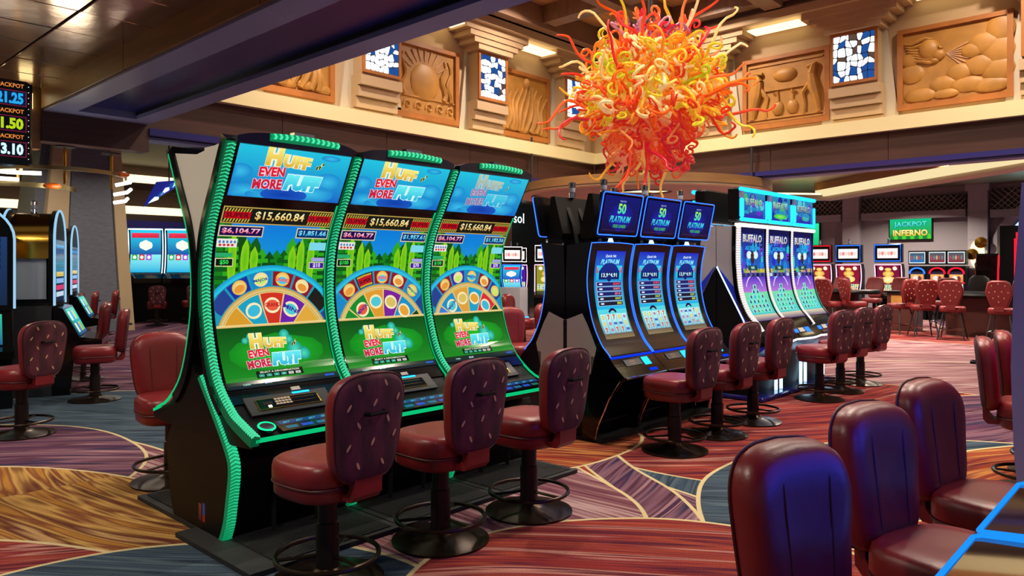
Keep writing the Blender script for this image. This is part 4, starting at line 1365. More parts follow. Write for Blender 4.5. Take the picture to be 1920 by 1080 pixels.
def make_stool(root):
    MB().lathe([(.0, 0), (.285, 0), (.285, .012), (.25, .022), (.12, .04), (.075, .06), (.06, .075)], 36, cap=False).build('base_disc', 'bronze', root)
    MB().lathe([(.058, .05), (.058, .30), (.05, .305), (.05, .50)], 20).build('post', 'post_bronze', root)
    ring = MB().tube([(.258 * math.cos(R(10 * k)), .258 * math.sin(R(10 * k)), .135) for k in range(36)], .0125, 8, True).build('foot_ring', 'bronze', root)
    for k in range(3):
        t = R(30 + 120 * k)
        MB().tube([(.05 * math.cos(t), .05 * math.sin(t), .135), (.255 * math.cos(t), .255 * math.sin(t), .135)], .009, 6).build('spoke', 'bronze', ring)
    # seat: cushion over a welted base
    def seat_ring(k, z, oy=0):
        n = 36
        out = []
        for j in range(n):
            t = 2 * math.pi * j / n
            c, s = math.cos(t), math.sin(t)
            x = math.copysign(abs(c) ** .62, c) * .245 * k; y = math.copysign(abs(s) ** .62, s) * .235 * k
            out.append((x, y + oy, z))
        return out
    MB().loft([seat_ring(.55, .455), seat_ring(.9, .458), seat_ring(.965, .475), seat_ring(.975, .53)], True, True).build('seat_base', 'leather', root, 50)
    MB().loft([seat_ring(.96, .53), seat_ring(1.0, .548), seat_ring(1.0, .60), seat_ring(.97, .632), seat_ring(.88, .648), seat_ring(.6, .652), seat_ring(.2, .648)], True, True).build('seat', 'leather', root, 60)
    MB().tube([p for p in seat_ring(.99, .532)], .006, 6, True).build('seat_piping', 'leather_seam', root)
    # backrest
    o = back_outline()
    zc = .815
    B = lambda d, y: inset(o, d, y, zc, .35)
    Y0 = -.275
    back = MB().loft([B(.0, Y0 - .035), B(-.006, Y0), B(.004, Y0 + .035), B(.03, Y0 + .06), B(.08, Y0 + .068), B(.15, Y0 + .066), B(.23, Y0 + .064)], False, True).build('backrest', 'leather', root, 60)
    fab = MB().loft([B(-.002, Y0 - .035), B(.012, Y0 - .050), B(.03, Y0 - .056), B(.10, Y0 - .058), B(.2, Y0 - .058)][::-1], True, False).build('back_panel', 'fabric', root, 60)
    MB().tube(B(-.003, Y0 - .036), .005, 6, True).build('back_piping', 'leather_seam', back)
    for sx in (-1, 1):
        pts = []
        for k in range(9):
            z = .61 + .43 * k / 8
            x = sx * (.085 + .015 * k / 8)
            pts.append((x, Y0 + .067 + .35 * x * x - .10 * (z - .6) - (.012 if k in (0, 8) else 0), z))
        MB().tube(pts, .0035, 5).build('seam', 'leather_seam', back)
    # leaf motifs printed on the fabric
    for (x, z, r) in ((-.10, 1.03, -.5), (.06, 1.04, -.6), (-.15, .94, .6), (.0, .95, .6), (.15, .96, .5), (-.09, .85, -.6), (.09, .86, -.5), (-.14, .75, .6), (-.0, .76, .5), (.14, .78, .6), (-.08, .655, -.5), (.07, .65, -.6)):
        pts = []
        for k in range(8):
            t = 2 * math.pi * k / 8
            a, b_ = .009 * math.sin(t), .022 * math.cos(t)
            X, Z = x + a * math.cos(r) + b_ * math.sin(r) * .8, z - a * math.sin(r) * .3 + b_ * math.cos(r)
            pts.append((X, Y0 - .0605 + .35 * X * X - .10 * (Z - .6), Z))
        MB().add(pts, [tuple(range(8))]).build('leaf', 'leaf', fab, 0)
    zz = .90
    MB().tube([(-.055, Y0 - .055 - .10 * (zz - .6), zz), (-.05, Y0 - .085 - .10 * (zz - .6), zz), (.05, Y0 - .085 - .10 * (zz - .6), zz), (.055, Y0 - .055 - .10 * (zz - .6), zz)], .010, 8).build('pull_handle', 'black', root)
    # upholstered bracket joining seat and back
    MB().prism_x([(-.10, .47), (-.10, .50), (-.255, .505), (-.275, .53), (-.285, .66), (-.325, .66), (-.318, .50), (-.29, .47)], -.085, .085).build('back_bracket', 'leather', root, 30)
    return root
st0 = make_stool(empty('swivel_stool', (2.15, 3.283, 0), R(4), 'maroon leaf-backed stool at the nearest green-lit machine', 'stool', 'swivel stools at the slot machines'))
SG = 'swivel stools at the slot machines'
for (x, y, rz, lab) in (
        (2.92, 3.285, 0, 'maroon leaf-backed stool at the middle green-lit machine'),
        (3.66, 3.25, 2, 'maroon leaf-backed stool at the rightmost green-lit machine'),
        (5.72, 3.384, -4, 'maroon leaf-backed stool at the nearest blue-lit machine'),
        (6.54, 3.41, -3, 'maroon leaf-backed stool at the middle blue-lit machine'),
        (7.35, 3.43, -4, 'maroon leaf-backed stool at the last blue-lit machine'),
        (9.13, 3.42, -14, 'maroon leaf-backed stool at the first white-striped machine'),
        (9.90, 3.44, -12, 'maroon leaf-backed stool at the middle white-striped machine'),
        (10.72, 3.46, -10, 'maroon leaf-backed stool at the last white-striped machine'),
        (2.36, 5.66, 172, 'maroon stool behind the nearest green-lit machine, seat half hidden'),
        (2.06, .60, 163, 'blue-glowing stool with smooth leather back, nearest at bottom right'),
        (2.88, .62, 165, 'second blue-glowing stool from the bottom right corner'),
        (3.68, .62, 167, 'third blue-glowing stool, in front of the glass button deck'),
        (6.40, .88, 190, 'shiny red stool by the grey panel at the right edge'),
        (7.10, .88, 186, 'red stool behind the shiny one by the right edge'),
        (2.03, 8.26, 20, 'maroon leaf-backed stool cut off by the left picture edge'),
        (3.16, 9.77, 72, 'maroon stool with seat turned left, standing alone on the left carpet'),
        (3.61, 11.7, 78, 'maroon stool between the gold-topped machine and the alone stool'),
        (4.6, 16.0, 75, 'first of three maroon stools in front of the tapered column'),
        (5.15, 16.9, 75, 'middle of three maroon stools in front of the tapered column'),
        (5.75, 17.5, 75, 'last of three maroon stools in front of the tapered column'),
        (8.3, 20.9, -20, 'far maroon stool at the left teal-lit machine'),
        (9.3, 21.0, -10, 'far maroon stool at the right teal-lit machine'),
        (6.8, 6.15, 165, 'maroon stool behind the blue-lit trio, half hidden'),
        (7.9, 6.4, 175, 'maroon stool behind the blue-lit trio, further right'),
        (10.2, 9.2, 200, 'dark maroon stool far behind the blue-lit trio')):
    dup(st0, (x, y, 0), R(rz), lab, SG)
# ------------------------------------------------------------------ right-hand machines (their decks show at bottom right)
def deck_machine(X, label, W=.77):
    # faces +Y; x runs from X to X+W
    root = empty('slot_machine', (X, -.10, 0), 0, label, 'slot machine', 'machines along the right edge')
    MB().prism_x([(-.45, 0), (.30, 0), (.34, .66), (.10, .72), (.06, .95), (-.06, 1.95), (-.45, 1.95)], .01, W - .01).build('cabinet', 'black', root, 0)
    dk = MB().prism_x([(.05, .80), (.05, .77), (.62, .72), (.64, .735), (.63, .75)], .0, W).build('button_deck', 'deck_glass', root, 0)
    mb = MB()
    mb.tube([(.02, .06, .812), (.02, .615, .757), (.04, .635, .752), (W - .04, .635, .752), (W - .02, .615, .757), (W - .02, .06, .812)], .008, 8)
    mb.build('deck_light', 'led_deck', dk)
    MB().tube([(.008, .05, .80), (.008, .645, .735), (W - .008, .645, .735), (W - .008, .05, .80)], .006, 6).build('deck_trim', 'chrome', dk)
    b = MB().lathe([(0, 0), (.045, 0), (.045, .015), (.0, .02)], 18, cap=False, Mx=Matrix.Translation((.30, .36, .785))).build('spin_button', 'charcoal', dk)
    MB().tube([(.30 + .045 * math.cos(k * math.pi / 9), .36 + .045 * math.sin(k * math.pi / 9), .80) for k in range(18)], .006, 6, True).build('button_ring', 'led_cyan', b)
    Mx = Matrix.Translation((0, .075, .92)) @ Matrix.Rotation(R(7), 4, 'X')
    p = Print(lambda a, b, o: tuple(Mx @ Vector((W - .06 - a, .0 + o, .0 + b))), W - .12, .95)
    MB().box(.03, W - .03, -.04, -.002, -.03, .98, Mx=Mx).build('bezel', 'black_gloss', root, 0)
    p.quadgrid(0, W - .12, 0, .95, '#1a50ff', '#3a30e8', 1, 10)
    p.mb.build('main_screen', 'screen_bright', root, 0)
    return root
attr_emat('screen_bright', 5.0)
for k, (X, lab) in enumerate(((1.97, 'machine with cyan-edged glass deck at the bottom right corner'),
                              (2.74, 'machine with cyan-edged glass deck beside the third blue-glowing stool'))):
    deck_machine(X, lab)
r = empty('slot_machine', (5.30, .0, 0), 0, 'pale grey-sided machine standing at the right picture edge', 'slot machine')
MB().prism_x([(-.8, 0), (.80, 0), (.84, .5), (.855, 1.0), (.84, 1.5), (.80, 2.1), (-.8, 2.1)], 0, .05).build('side_panel', 'pale_blue', r, 0)
MB().box(.05, 2.4, -.8, .1, 0, 2.1).build('cabinet', 'black', r, 0)
p = Print(lambda a, b, o: (2.3 - a, .11 + o, .85 + b), 2.2, 1.1)
p.quadgrid(0, 2.2, 0, 1.1, '#ff2050', '#5a30e8', 3, 6)
p.mb.build('main_screen', 'screen', r, 0)
MB().box(.05, 2.4, .1, .55, .68, .74).build('button_deck', 'black_gloss', r, 0)

# ------------------------------------------------------------------ hanging glass chandelier
def glass_mat(name, use_obj):
    m = bpy.data.materials.new(name); m.use_nodes = True
    nt = m.node_tree; N, Lk = nt.nodes, nt.links
    b = N['Principled BSDF']
    b.inputs['Roughness'].default_value = .12
    b.inputs['Coat Weight'].default_value = .5
    if use_obj:
        a = N.new('ShaderNodeObjectInfo'); c = a.outputs['Color']
    else:
        a = N.new('ShaderNodeAttribute'); a.attribute_name = 'Col'; c = a.outputs['Color']
    Lk.new(c, b.inputs['Base Color'])
    # lit glass: glows a little in its own colour
    Lk.new(c, b.inputs['Emission Color'])
    b.inputs['Emission Strength'].default_value = .30
    m.cycles.emission_sampling = 'NONE'
    tr = N.new('ShaderNodeBsdfTranslucent'); Lk.new(c, tr.inputs[0])
    mx = N.new('ShaderNodeMixShader'); mx.inputs[0].default_value = .35
    Lk.new(b.outputs[0], mx.inputs[1]); Lk.new(tr.outputs[0], mx.inputs[2])
    Lk.new(mx.outputs[0], N['Material Output'].inputs[0])
    M[name] = m
glass_mat('glass_obj', True); glass_mat('glass_attr', False)
CH = Vector((8.16, 5.18, 3.72))
ch = empty('glass_chandelier', (CH.x, CH.y, 0), 0, 'large hanging chandelier of curling orange, red and yellow glass tendrils', 'chandelier')
def tendril_path(g, curl):
    n = 17
    ph, am = g.uniform(0, 6.28), g.uniform(.05, .11)
    fq = g.uniform(7, 12)
    P = []
    roll = g.uniform(0, 6.28)
    for k in range(n):
        t = k / (n - 1)
        env = max(0, (t - .25) / .75) ** .8
        y = am * math.sin(fq * t + ph) * env
        z = am * .8 * math.cos(fq * 1.15 * t + ph) * env
        P.append(Vector((t * .88, y, z)))
    # curled tip
    tip = P[-1]; d = (P[-1] - P[-2]).normalized()
    e = d.orthogonal().normalized(); e = Matrix.Rotation(roll, 3, d) @ e
    f = d.cross(e)
    rc = g.uniform(.045, .085); turn = g.uniform(300, 560) if curl else g.uniform(40, 130)
    if not curl: rc *= 1.6
    m = 14 if curl else 5
    for k in range(1, m + 1):
        a = R(turn) * k / m
        rr = rc * (1 - .4 * k / m)
        P.append(tip + d * rr * math.sin(a) + e * (rc - rr * math.cos(a)) + f * (.05 * k / m))
    return P
def tendril_mesh(g, curl, r0=.034):
    P = tendril_path(g, curl)
    n = len(P)
    return P, [r0 * (1 - .62 * (k / (n - 1)) ** 1.3) for k in range(n)]
gch = random.Random(11)
protos = []
for k in range(26):
    P, rr = tendril_mesh(gch, k < 15, .023)
    o = MB().tube(P, rr, 7).build('tendril', 'glass_obj', None, 60)
    protos.append(o.data)
    bpy.data.objects.remove(o)
HX = lambda s: lin(s)
pal_top = ['#c8d028', '#e8d23a', '#f0c030', '#f4a030', '#f8e8b0', '#f26a2a', '#d8d840']
pal_mid = ['#f8c23a', '#f48a28', '#f0661f', '#f8d878', '#fae6b8', '#ea4a24', '#e8d038', '#f6a83a', '#fbe0a0']
pal_low = ['#ee5a2c', '#e8402c', '#f2743a', '#e23a40', '#f09a5a', '#f6b080']
pal_far = ['#e82a4a', '#f0603a', '#f08a4a', '#ea3c3c']
def pick(el, g):
    if el > 55: return g.choice(pal_far + ['#b06a8a', '#c88aa0'])
    if el > 8: return g.choice(pal_top + pal_mid)
    if el > -25: return g.choice(pal_mid)
    return g.choice(pal_low)
def aim(d, g):
    q = d.to_track_quat('X', 'Z')
    return q @ Euler((g.uniform(0, 6.28), 0, 0)).to_quaternion()
NT = 300
golden = math.pi * (3 - math.sqrt(5))
for k in range(NT):
    zf = 1 - 2 * (k + .5) / NT
    az = golden * k
    el = math.degrees(math.asin(zf)) + gch.uniform(-6, 6)
    d = Vector((math.cos(az) * math.cos(R(el)), math.sin(az) * math.cos(R(el)), math.sin(R(el))))
    longer = gch.random() < .22
    ln = gch.uniform(1.3, 1.6) if longer else gch.uniform(.92, 1.14)
    if el < -20: ln *= 1 - .26 * math.sin(R(min(1, (-20 - el) / 35) * 180)) ** 1   # waisted towards the hanging tail
    if el > 50: ln *= 1.1
    idx = gch.randrange(15, 26) if longer else gch.randrange(0, 15)
    o = bpy.data.objects.new('tendril', protos[idx])
    COL.objects.link(o); o.parent = ch
    # long tendrils droop a little at the bottom, lift at the top
    o.rotation_mode = 'QUATERNION'
    o.rotation_quaternion = aim(d, gch)
    o.location = d * .12 + Vector((0, 0, CH.z))
    o.scale = (ln - .12, 1.15, 1.15)
    o.color = (*lin(gch.choice(pal_far + pal_low + pal_mid) if longer else pick(el, gch)), 1)
# dense inner coils
mb = MB()
for k in range(1000):
    d = Vector((gch.gauss(0, 1), gch.gauss(0, 1), gch.gauss(0, 1))).normalized()
    el = math.degrees(math.asin(d.z))
    P, rr = tendril_mesh(gch, gch.random() < .85, .024)
    ln = gch.uniform(.62, 1.02)
    if el < -20: ln *= 1 - .26 * math.sin(R(min(1, (-20 - el) / 35) * 180))
    q = aim(d, gch)
    S = Vector((ln, 1.1, 1.1))
    pts = [q @ Vector((p.x * S.x, p.y * S.y, p.z * S.z)) + Vector((0, 0, CH.z)) for p in P[2:]]
    mb.tube(pts, rr[2:], 6, col=lin(pick(el, gch)))
tag(mb.build('inner_tendrils', 'glass_attr', ch, 60), 'dense inner coils of orange and yellow glass', kind='stuff')

MB().tube([(0, 0, CH.z + .3), (0, 0, 6.4)], .03, 10).build('hanging_rod', 'charcoal', ch)
MB().lathe([(.16, 6.33), (.16, 6.36), (.12, 6.40)], 20).build('ceiling_plate', 'charcoal', ch)
def add_light(name, kind, loc, power, col, parent=None, size=.3, spot=None, rot=None, blend=.6, shape='DISK', spread=None):
    l = bpy.data.lights.new(name, kind)
    l.energy = power; l.color = col
    if kind == 'AREA':
        l.shape = shape; l.size = size
        if spread: l.spread = spread
    else:
        l.shadow_soft_size = size
    if kind == 'SPOT':
        l.spot_size = spot; l.spot_blend = blend
    o = bpy.data.objects.new(name, l)
    COL.objects.link(o)
    o.location = loc
    if rot: o.rotation_euler = rot
    if parent: o.parent = parent
    return o
add_light('chandelier_lamp', 'POINT', (0, 0, CH.z), 60, (1, .72, .4), ch, .25)

# ------------------------------------------------------------------ ceiling downlights (real lamps)
mat('lamp_trim', '#b8ab98', .4)
dl0 = [None, None]
def downlight(x, y, z, power, label, col=(1, .86, .70)):
    root = empty('ceiling_light', (x, y, z), 0, label, 'ceiling light', 'recessed ceiling lights')
    if dl0[0] is None:
        dl0[0] = MB().tube([(.11 * math.cos(k * math.pi / 10), .11 * math.sin(k * math.pi / 10), -.006) for k in range(20)], .014, 6, True).build('trim_ring', 'lamp_trim', root)
        dl0[1] = MB().lathe([(.10, -.004), (.10, .0), (.0, .001)], 20, cap=True).build('lamp_disc', 'bulb', root)
    else:
        for q in dl0:
            c = q.copy(); COL.objects.link(c); c.parent = root
    add_light('lamp_light', 'AREA', (0, 0, -.02), power, col, root, .2, spread=R(140))
    return root
for (x, y, w) in ((5.6, 8.2, 'over the left relief wall'), (9.6, 8.2, 'over the corner of the relief wall'), (5.6, 4.2, 'over the left of the atrium'), (11.5, 6.4, 'over the right of the atrium'),
                  (5.6, 2.0, 'over the near side of the atrium'), (11.5, 2.0, 'over the near right of the atrium'), (7.6, 2.0, 'over the near middle of the atrium'), (9.6, 4.2, 'beside the chandelier rod'), (7.6, 6.4, 'over the back of the atrium'), (7.6, -.5, 'over the atrium near the camera'), (11.5, -.5, 'over the atrium at far right')):
    downlight(x, y, 6.395, 105, 'recessed warm downlight in the timber coffer ' + w)
for (x, y, w) in ((.73, 7.58, 'above the left machines'), (.73, 4.53, 'above the camera, left'), (.12, 2.09, 'above the camera'), (-1.1, 6.36, 'at far left')):
    downlight(x, y, 3.562, 40, 'recessed downlight in the bronze tile ceiling ' + w)

# ------------------------------------------------------------------ far ceilings and walls
# left hall beyond the header
tag(MB().box(-10, FX, 10.06, 40, 4.9, 5.0).build('ceiling_left_hall', 'wood_dark', smooth=0), 'dark ceiling of the hall beyond the left header', 'ceiling', kind='structure')
wb = tag(MB().box(-10, 13, 26, 26.3, 0, 5).build('wall_back', 'brown_wall', smooth=0), 'dark brown back wall of the left hall', 'wall', kind='structure')
for (z0, z1, y) in ((4.35, 4.6, 25.6), (3.3, 3.55, 25.3)):
    t = tag(MB().box(-10, 13, y, 26, z0 - .25, z0).build('trim_4' if z0 > 4 else 'trim_5', 'brown_wall', smooth=0), 'brown ledge on the back wall of the left hall, %s one' % ('upper' if z0 > 4 else 'lower'), 'ledge', kind='structure')
    MB().box(-10, 13, y - .02, y + .1, z0, z1).build('cove_lamp', 'cove_light', t, 0)
tag(MB().box(-10, 12, 24.6, 26, 2.75, 3.05).build('trim_6', 'navy_trim', smooth=0), 'navy soffit above the teal-lit machines', 'soffit', kind='structure')
# tapered column
col = empty('tapered_column', (6.1, 19.8, 0), 0, 'tapered column with grey-blue panel and beige edges behind the red stools', 'column', kind='structure')
def slab(name, m, bx0, bx1, tx0, tx1, y0, y1, zt=4.9):
    MB().loft([[(bx0, y0, 0), (bx1, y0, 0), (bx1, y1, 0), (bx0, y1, 0)], [(tx0, y0, zt), (tx1, y0, zt), (tx1, y1, zt), (tx0, y1, zt)]], True, True).build(name, m, col, 0)
slab('grey_side', 'column_panel', -1.28, -.95, -.72, -.50, .25, 1.6)
slab('beige_edge', 'column_edge', -.98, -.38, -.55, -.20, -.02, 1.6)
slab('front_panel', 'column_panel', -.38, .92, -.20, .62, .04, 1.5)
slab('beige_edge', 'column_edge', .92, 1.22, .62, .86, -.02, 1.6)
# two-tier hanging ring lamp in front of the column
lp = empty('hanging_ring_lamp', (2.75, 9.9, 0), 0, 'hanging lamp of curved bronze bands and glass tubes before the column', 'lamp')
def arc_band(cx_, cy_, rad, a0, a1, z, h, m, name, t=.02):
    n = 16
    rings = []
    for k in range(n + 1):
        a = R(a0 + (a1 - a0) * k / n)
        c, s = math.cos(a), math.sin(a)
        rings.append([(cx_ + (rad - t) * c, cy_ + (rad - t) * s, z), (cx_ + rad * c, cy_ + rad * s, z), (cx_ + rad * c, cy_ + rad * s, z + h), (cx_ + (rad - t) * c, cy_ + (rad - t) * s, z + h)])
    return MB().loft(rings, True, True).build(name, m, lp, 40)
arc_band(.15, .35, .75, 180, 350, 2.70, .045, 'bronze_band', 'upper_band')
arc_band(-.25, .45, .62, 190, 330, 2.50, .055, 'bronze_band', 'lower_band')
for (x, y) in ((-.38, -.1), (.05, -.25), (.62, -.05)):
    MB().tube([(x, y, 2.98), (x, y, 2.55)], .018, 8).build('stem', 'gold_metal', lp)
    MB().lathe([(.11, 2.975), (.11, 2.99)], 14, x, y).build('ceiling_mount', 'charcoal', lp)
for (pts) in ([(-.75, -.15, 2.66), (-.5, -.25, 2.64), (-.2, -.3, 2.65)], [(-.75, -.12, 2.60), (-.6, -.2, 2.57), (-.4, -.22, 2.57)], [(.72, .1, 2.62), (.86, 0, 2.66), (.92, .15, 2.7)], [(.70, .1, 2.50), (.82, .0, 2.53), (.90, .1, 2.58)], [(.70, .1, 2.40), (.8, .0, 2.42), (.86, .1, 2.46)]):
    MB().tube(pts, .022, 8).build('glass_tube', 'bulb_soft', lp)
for (x, y, z) in ((.70, -.17, 2.73), (-.05, -.17, 2.53)):
    MB().ellipsoid((x, y, z), (.09, .04, .035)).build('amber_knot', 'amber_glass', lp)
lpl = add_light('ring_lamp_light', 'POINT', (.1, -.35, 2.45), 12, (1, .9, .72), lp, .2)
# jackpot display
jp = empty('jackpot_sign', (1.35, 7.0, 2.42), 0, 'hanging black jackpot sign with blue, yellow and white numbers', 'sign')
MB().cbox(-.45, .45, 0, .16, 0, .68, .02).build('case', 'black_gloss', jp)
MB().tube([(0, .08, .68), (0, .08, 1.14)], .025, 8).build('hanger', 'charcoal', jp)
p = Print(lambda a, b, o: (-.43 + a, -.002 - o, .02 + b), .86, .64)
p.quadgrid(0, .86, 0, .64, '#07090a', None, 1, 1).up()
for k, (txt, c, bg, nc) in enumerate((('3.10', '#d8fbff', '#1a2a3a', '#b8e8f8'), ('1.50', '#b8d818', '#2a3408', '#d8f03a'), ('21.25', '#28a8f0', '#082a5a', '#5ad0ff'))):
    b = .04 + .205 * k
    p.lay = 1
    p.quadgrid(.06, .835, b, b + .125, '#6a1830', None, 1, 1)
    p.lay = 2
    p.quadgrid(.07, .827, b + .008, b + .117, '#0a0c18' if k != 2 else '#0a1a3a', None, 1, 1)
    p.lay = 3
    p.text(txt, .812, b + .062, .092, c, bold=.05, align='R', w={'21.25': .185, '1.50': .155, '3.10': .155}[txt])
    p.text('JACKPOT', .815, b + .158, .044, '#e8883a', bold=.02, align='R', w=.175)
    p.poly([(.585, b + .16), (.605, b + .178), (.625, b + .16), (.605, b + .138)], '#a8c838')
for k in range(14):
    p.lay = 3
    p.ell(.847, .03 + .045 * k, .004, .004, '#e8f0ff', n=6)
p.build('display', jp)
# small lit wall niche behind it
nt_ = tag(MB().box(-6, 2.5, 9.44, 9.6, 2.9, 3.58).build('wall_niche', 'wood_light', smooth=0), 'timber bulkhead with a small lit window under the tile ceiling', 'wall', kind='structure')
MB().box(2.30, 2.42, 9.42, 9.45, 3.33, 3.50).build('lit_window', 'cove_light', nt_, 0)
MB().box(-1.0, 1.9, 9.42, 9.45, 3.33, 3.50).build('lit_window', 'cove_light', nt_, 0)

# far hall behind the blue machines: storefront with neon sign
sf = tag(MB().box(13.0, 32, 20, 20.3, 0, 5).build('wall_storefront', 'teal_wall', smooth=0), 'dark teal storefront far behind the blue-lit machines', 'wall', kind='structure')
for (x0, x1, z0, z1, m) in ((18.9, 19.7, 2.4, 4.0, 'plaster_white'), (20.0, 21.4, .6, 4.0, 'plaster'), (14.4, 16.2, .5, 2.3, 'pale_window'), (16.8, 18.0, .5, 2.6, 'pale_window'), (13.2, 22, 4.2, 4.5, 'lilac_trim'), (19.8, 19.95, 0, 4.4, 'lilac_trim')):
    MB().box(x0, x1, 19.9, 20.0, z0, z1).build('storefront_panel', m if m in M else 'acrylic', sf, 0)
ns = empty('neon_sign', (21.1, 19.6, 3.3), 0, 'white neon lettering high on the dark storefront', 'sign')
p = Print(lambda a, b, o: (-2.2 + a, -o, b), 4.6, 1.2, .02)
for (t, a) in (('r', 2.10), ('s', 2.38), ('o', 2.64), ('l', 2.86)):
    vs_, fs_ = text_geo(t, 0)
    h = max(v[1] for v in vs_)
    p.text(t, a, .14 * (h / .5), .28 * (h / .5), '#dffaff')
p.mb.build('letters', 'neon', ns, 0)
MB().box(-.2, .75, .02, .28, .08, .14).build('mounting_rail', 'black_matte', ns, 0)
tag(MB().box(FX + .45, 46, -12, 46, 4.05, 4.15).build('ceiling_far_hall', 'far_ceiling', smooth=0), 'pale reflective ceiling of the hall behind the atrium', 'ceiling', kind='structure')
tag(MB().box(FX + .0, FX + .45, 10.06, 46, 4.05, 4.15).build('ceiling_back_hall', 'wood_dark', smooth=0), 'dark ceiling above the storefront hall', 'ceiling', kind='structure')
# round timber canopy
cn = empty('round_canopy', (12.8, 8.9, 0), 0, 'round timber canopy ring under the chandelier', 'canopy')
def ring_solid(r0, r1, z0, z1, name, m, n=48):
    mb = MB()
    rings = []
    for k in range(n + 1):
        a = 2 * math.pi * k / n
        c, s = math.cos(a), math.sin(a)
        rings.append([(r0 * c, r0 * s, z0), (r1 * c, r1 * s, z0), (r1 * c, r1 * s, z1), (r0 * c, r0 * s, z1)])
    return mb.loft(rings).build(name, m, cn, 40)
cn.location = (12.6, 8.2, 0)
ring_solid(2.25, 2.45, 3.02, 3.17, 'timber_ring', 'wood_light')
ring_solid(2.20, 2.42, 2.985, 3.018, 'under_light', 'cream')
ring_solid(.6, 2.2, 3.08, 3.12, 'canopy_disc', 'plaster_white')
for k in range(3):
    a = R(30 + 120 * k)
    MB().tube([(2.3 * math.cos(a), 2.3 * math.sin(a), 3.17), (2.3 * math.cos(a), 2.3 * math.sin(a), 4.05)], .02, 6).build('hanger', 'charcoal', cn)

# right far wall with lattice, columns, arch window
XF = 26.0
wf = empty('wall_far', (0, 0, 0), 0, 'mauve far wall with lattice frieze and arched window', 'wall', kind='structure')
MB().box(XF, XF + .3, -6, 20, 0, 4.05).build('wall_body', 'far_wall', wf, 0)
def pilaster(y0, y1):
    c = MB().box(XF - .35, XF, y0, y1, 0, 4.05).build('pilaster', 'far_wall_trim', wf, 0)
    for z in (.8, 1.6, 2.4, 3.2): MB().box(XF - .354, XF - .34, y0, y1, z, z + .02).build('joint', 'far_wall', c, 0)
    MB().box(XF - .42, XF, y0 - .06, y1 + .06, 3.85, 4.05).build('capital', 'far_wall_trim', c, 0)
pilaster(8.34, 8.85); pilaster(4.72, 5.22); pilaster(.0, .5)
def lattice(y0, y1, z0, z1):
    l = MB().box(XF - .12, XF, y0, y1, z0, z1).build('lattice_back', 'lattice_back', wf, 0)
    h = z1 - z0
    n = int((y1 - y0) / .16)
    for k in range(n + 1):
        for sg in (-1, 1):
            ya = y0 + (y1 - y0) * k / n
            yb = ya + sg * h
            za, zb = z0, z1
            if yb < y0: zb = z0 + (ya - y0); yb = y0
            if yb > y1: zb = z0 + (y1 - ya); yb = y1
            if abs(yb - ya) < .02: continue
            MB().tube([(XF - .135 - .012 * (sg > 0), ya, za), (XF - .135 - .012 * (sg > 0), yb, zb)], .013, 4).build('lattice_slat', 'lattice', l, 0)
    MB().box(XF - .3, XF, y0, y1, z0 - .25, z0 - .02).build('lattice_ledge', 'far_wall_trim', wf, 0)
lattice(5.3, 8.28, 3.36, 3.80); lattice(8.92, 11.4, 3.36, 3.80); lattice(2.6, 4.66, 3.3, 3.9)
# arched window
def arch(y0, y1, z1, x, t, name, m, zb=0.0):
    yc, rad = (y0 + y1) / 2, (y1 - y0) / 2
    outer, inner = [], []
    for k in range(21):
        a = math.pi * k / 20
        outer.append((yc + rad * math.cos(a), z1 - rad + rad * math.sin(a)))
        inner.append((yc + (rad - t) * math.cos(a), z1 - rad + (rad - t) * math.sin(a)))
    outer = [(y1, zb)] + outer + [(y0, zb)]
    inner = [(y1 - t, zb)] + inner + [(y0 + t, zb)]
    rings = [[(x, *o_), (x, *i_), (x + .25, *i_), (x + .25, *o_)] for o_, i_ in zip(outer, inner)]
    return MB().loft(rings, True, True).build(name, m, wf, 0), inner
a_, inn = arch(.95, 4.68, 3.78, XF - .2, .28, 'arch_trim', 'far_wall_trim')
b_, inn2 = arch(1.2, 4.44, 3.54, XF - .19, .10, 'arch_frame', 'led_cyan_soft') if 'led_cyan_soft' in M else arch(1.2, 4.44, 3.54, XF - .19, .10, 'arch_frame', 'lilac_trim')
MB().add([(XF - .05, y, z) for y, z in inn2], [tuple(range(len(inn2)))]).build('window_pane', 'window_light', wf, 0)
for y in (2.2, 3.2): MB().box(XF - .12, XF - .06, y - .03, y + .03, 0, 3.3).build('mullion', 'lilac_trim', wf, 0)
# tv
tv = empty('wall_screen', (XF - .12, 6.85, 2.45), 0, 'green wall television with lettering above the far arched machines', 'television')
MB().box(0, .10, -.62, .62, 0, .72).build('case', 'black', tv, 0)
p = Print(lambda a, b, o: (-.002 - o, .60 - a, .02 + b), 1.2, .68, .004)
p.quadgrid(0, 1.2, 0, .68, '#1a9a2a', '#12b880', 1, 6).up()
for k in range(10): p.ell(.06 + .12 * k, .06, .05, .12, '#4ac828' if k % 2 else '#0f7a3a', n=10)
p.up()
p.otext('JACKPOT', .6, .46, .20, '#28b8c8', '#0a4a5a', w=.95, bold=.04, o=.05, col2='#5ae8d0')
p.lay = 3
p.otext('INFERNO', .6, .20, .20, '#d8c03a', '#5a3a08', w=1.0, bold=.04, o=.06, col2='#f8f09a')
p.build('screen_picture', tv, 'screen_far')
tv2 = empty('wall_screen', (XF - .12, 10.3, 2.2), 0, 'green wall television half hidden behind the white-striped machines', 'television')
MB().box(0, .10, -.62, .62, 0, .9).build('case', 'black', tv2, 0)
p = Print(lambda a, b, o: (-.002 - o, .60 - a, .02 + b), 1.2, .86, .004)
p.quadgrid(0, 1.2, 0, .86, '#18b060', '#28e0a0', 1, 4)
p.build('screen_picture', tv2, 'screen_far')
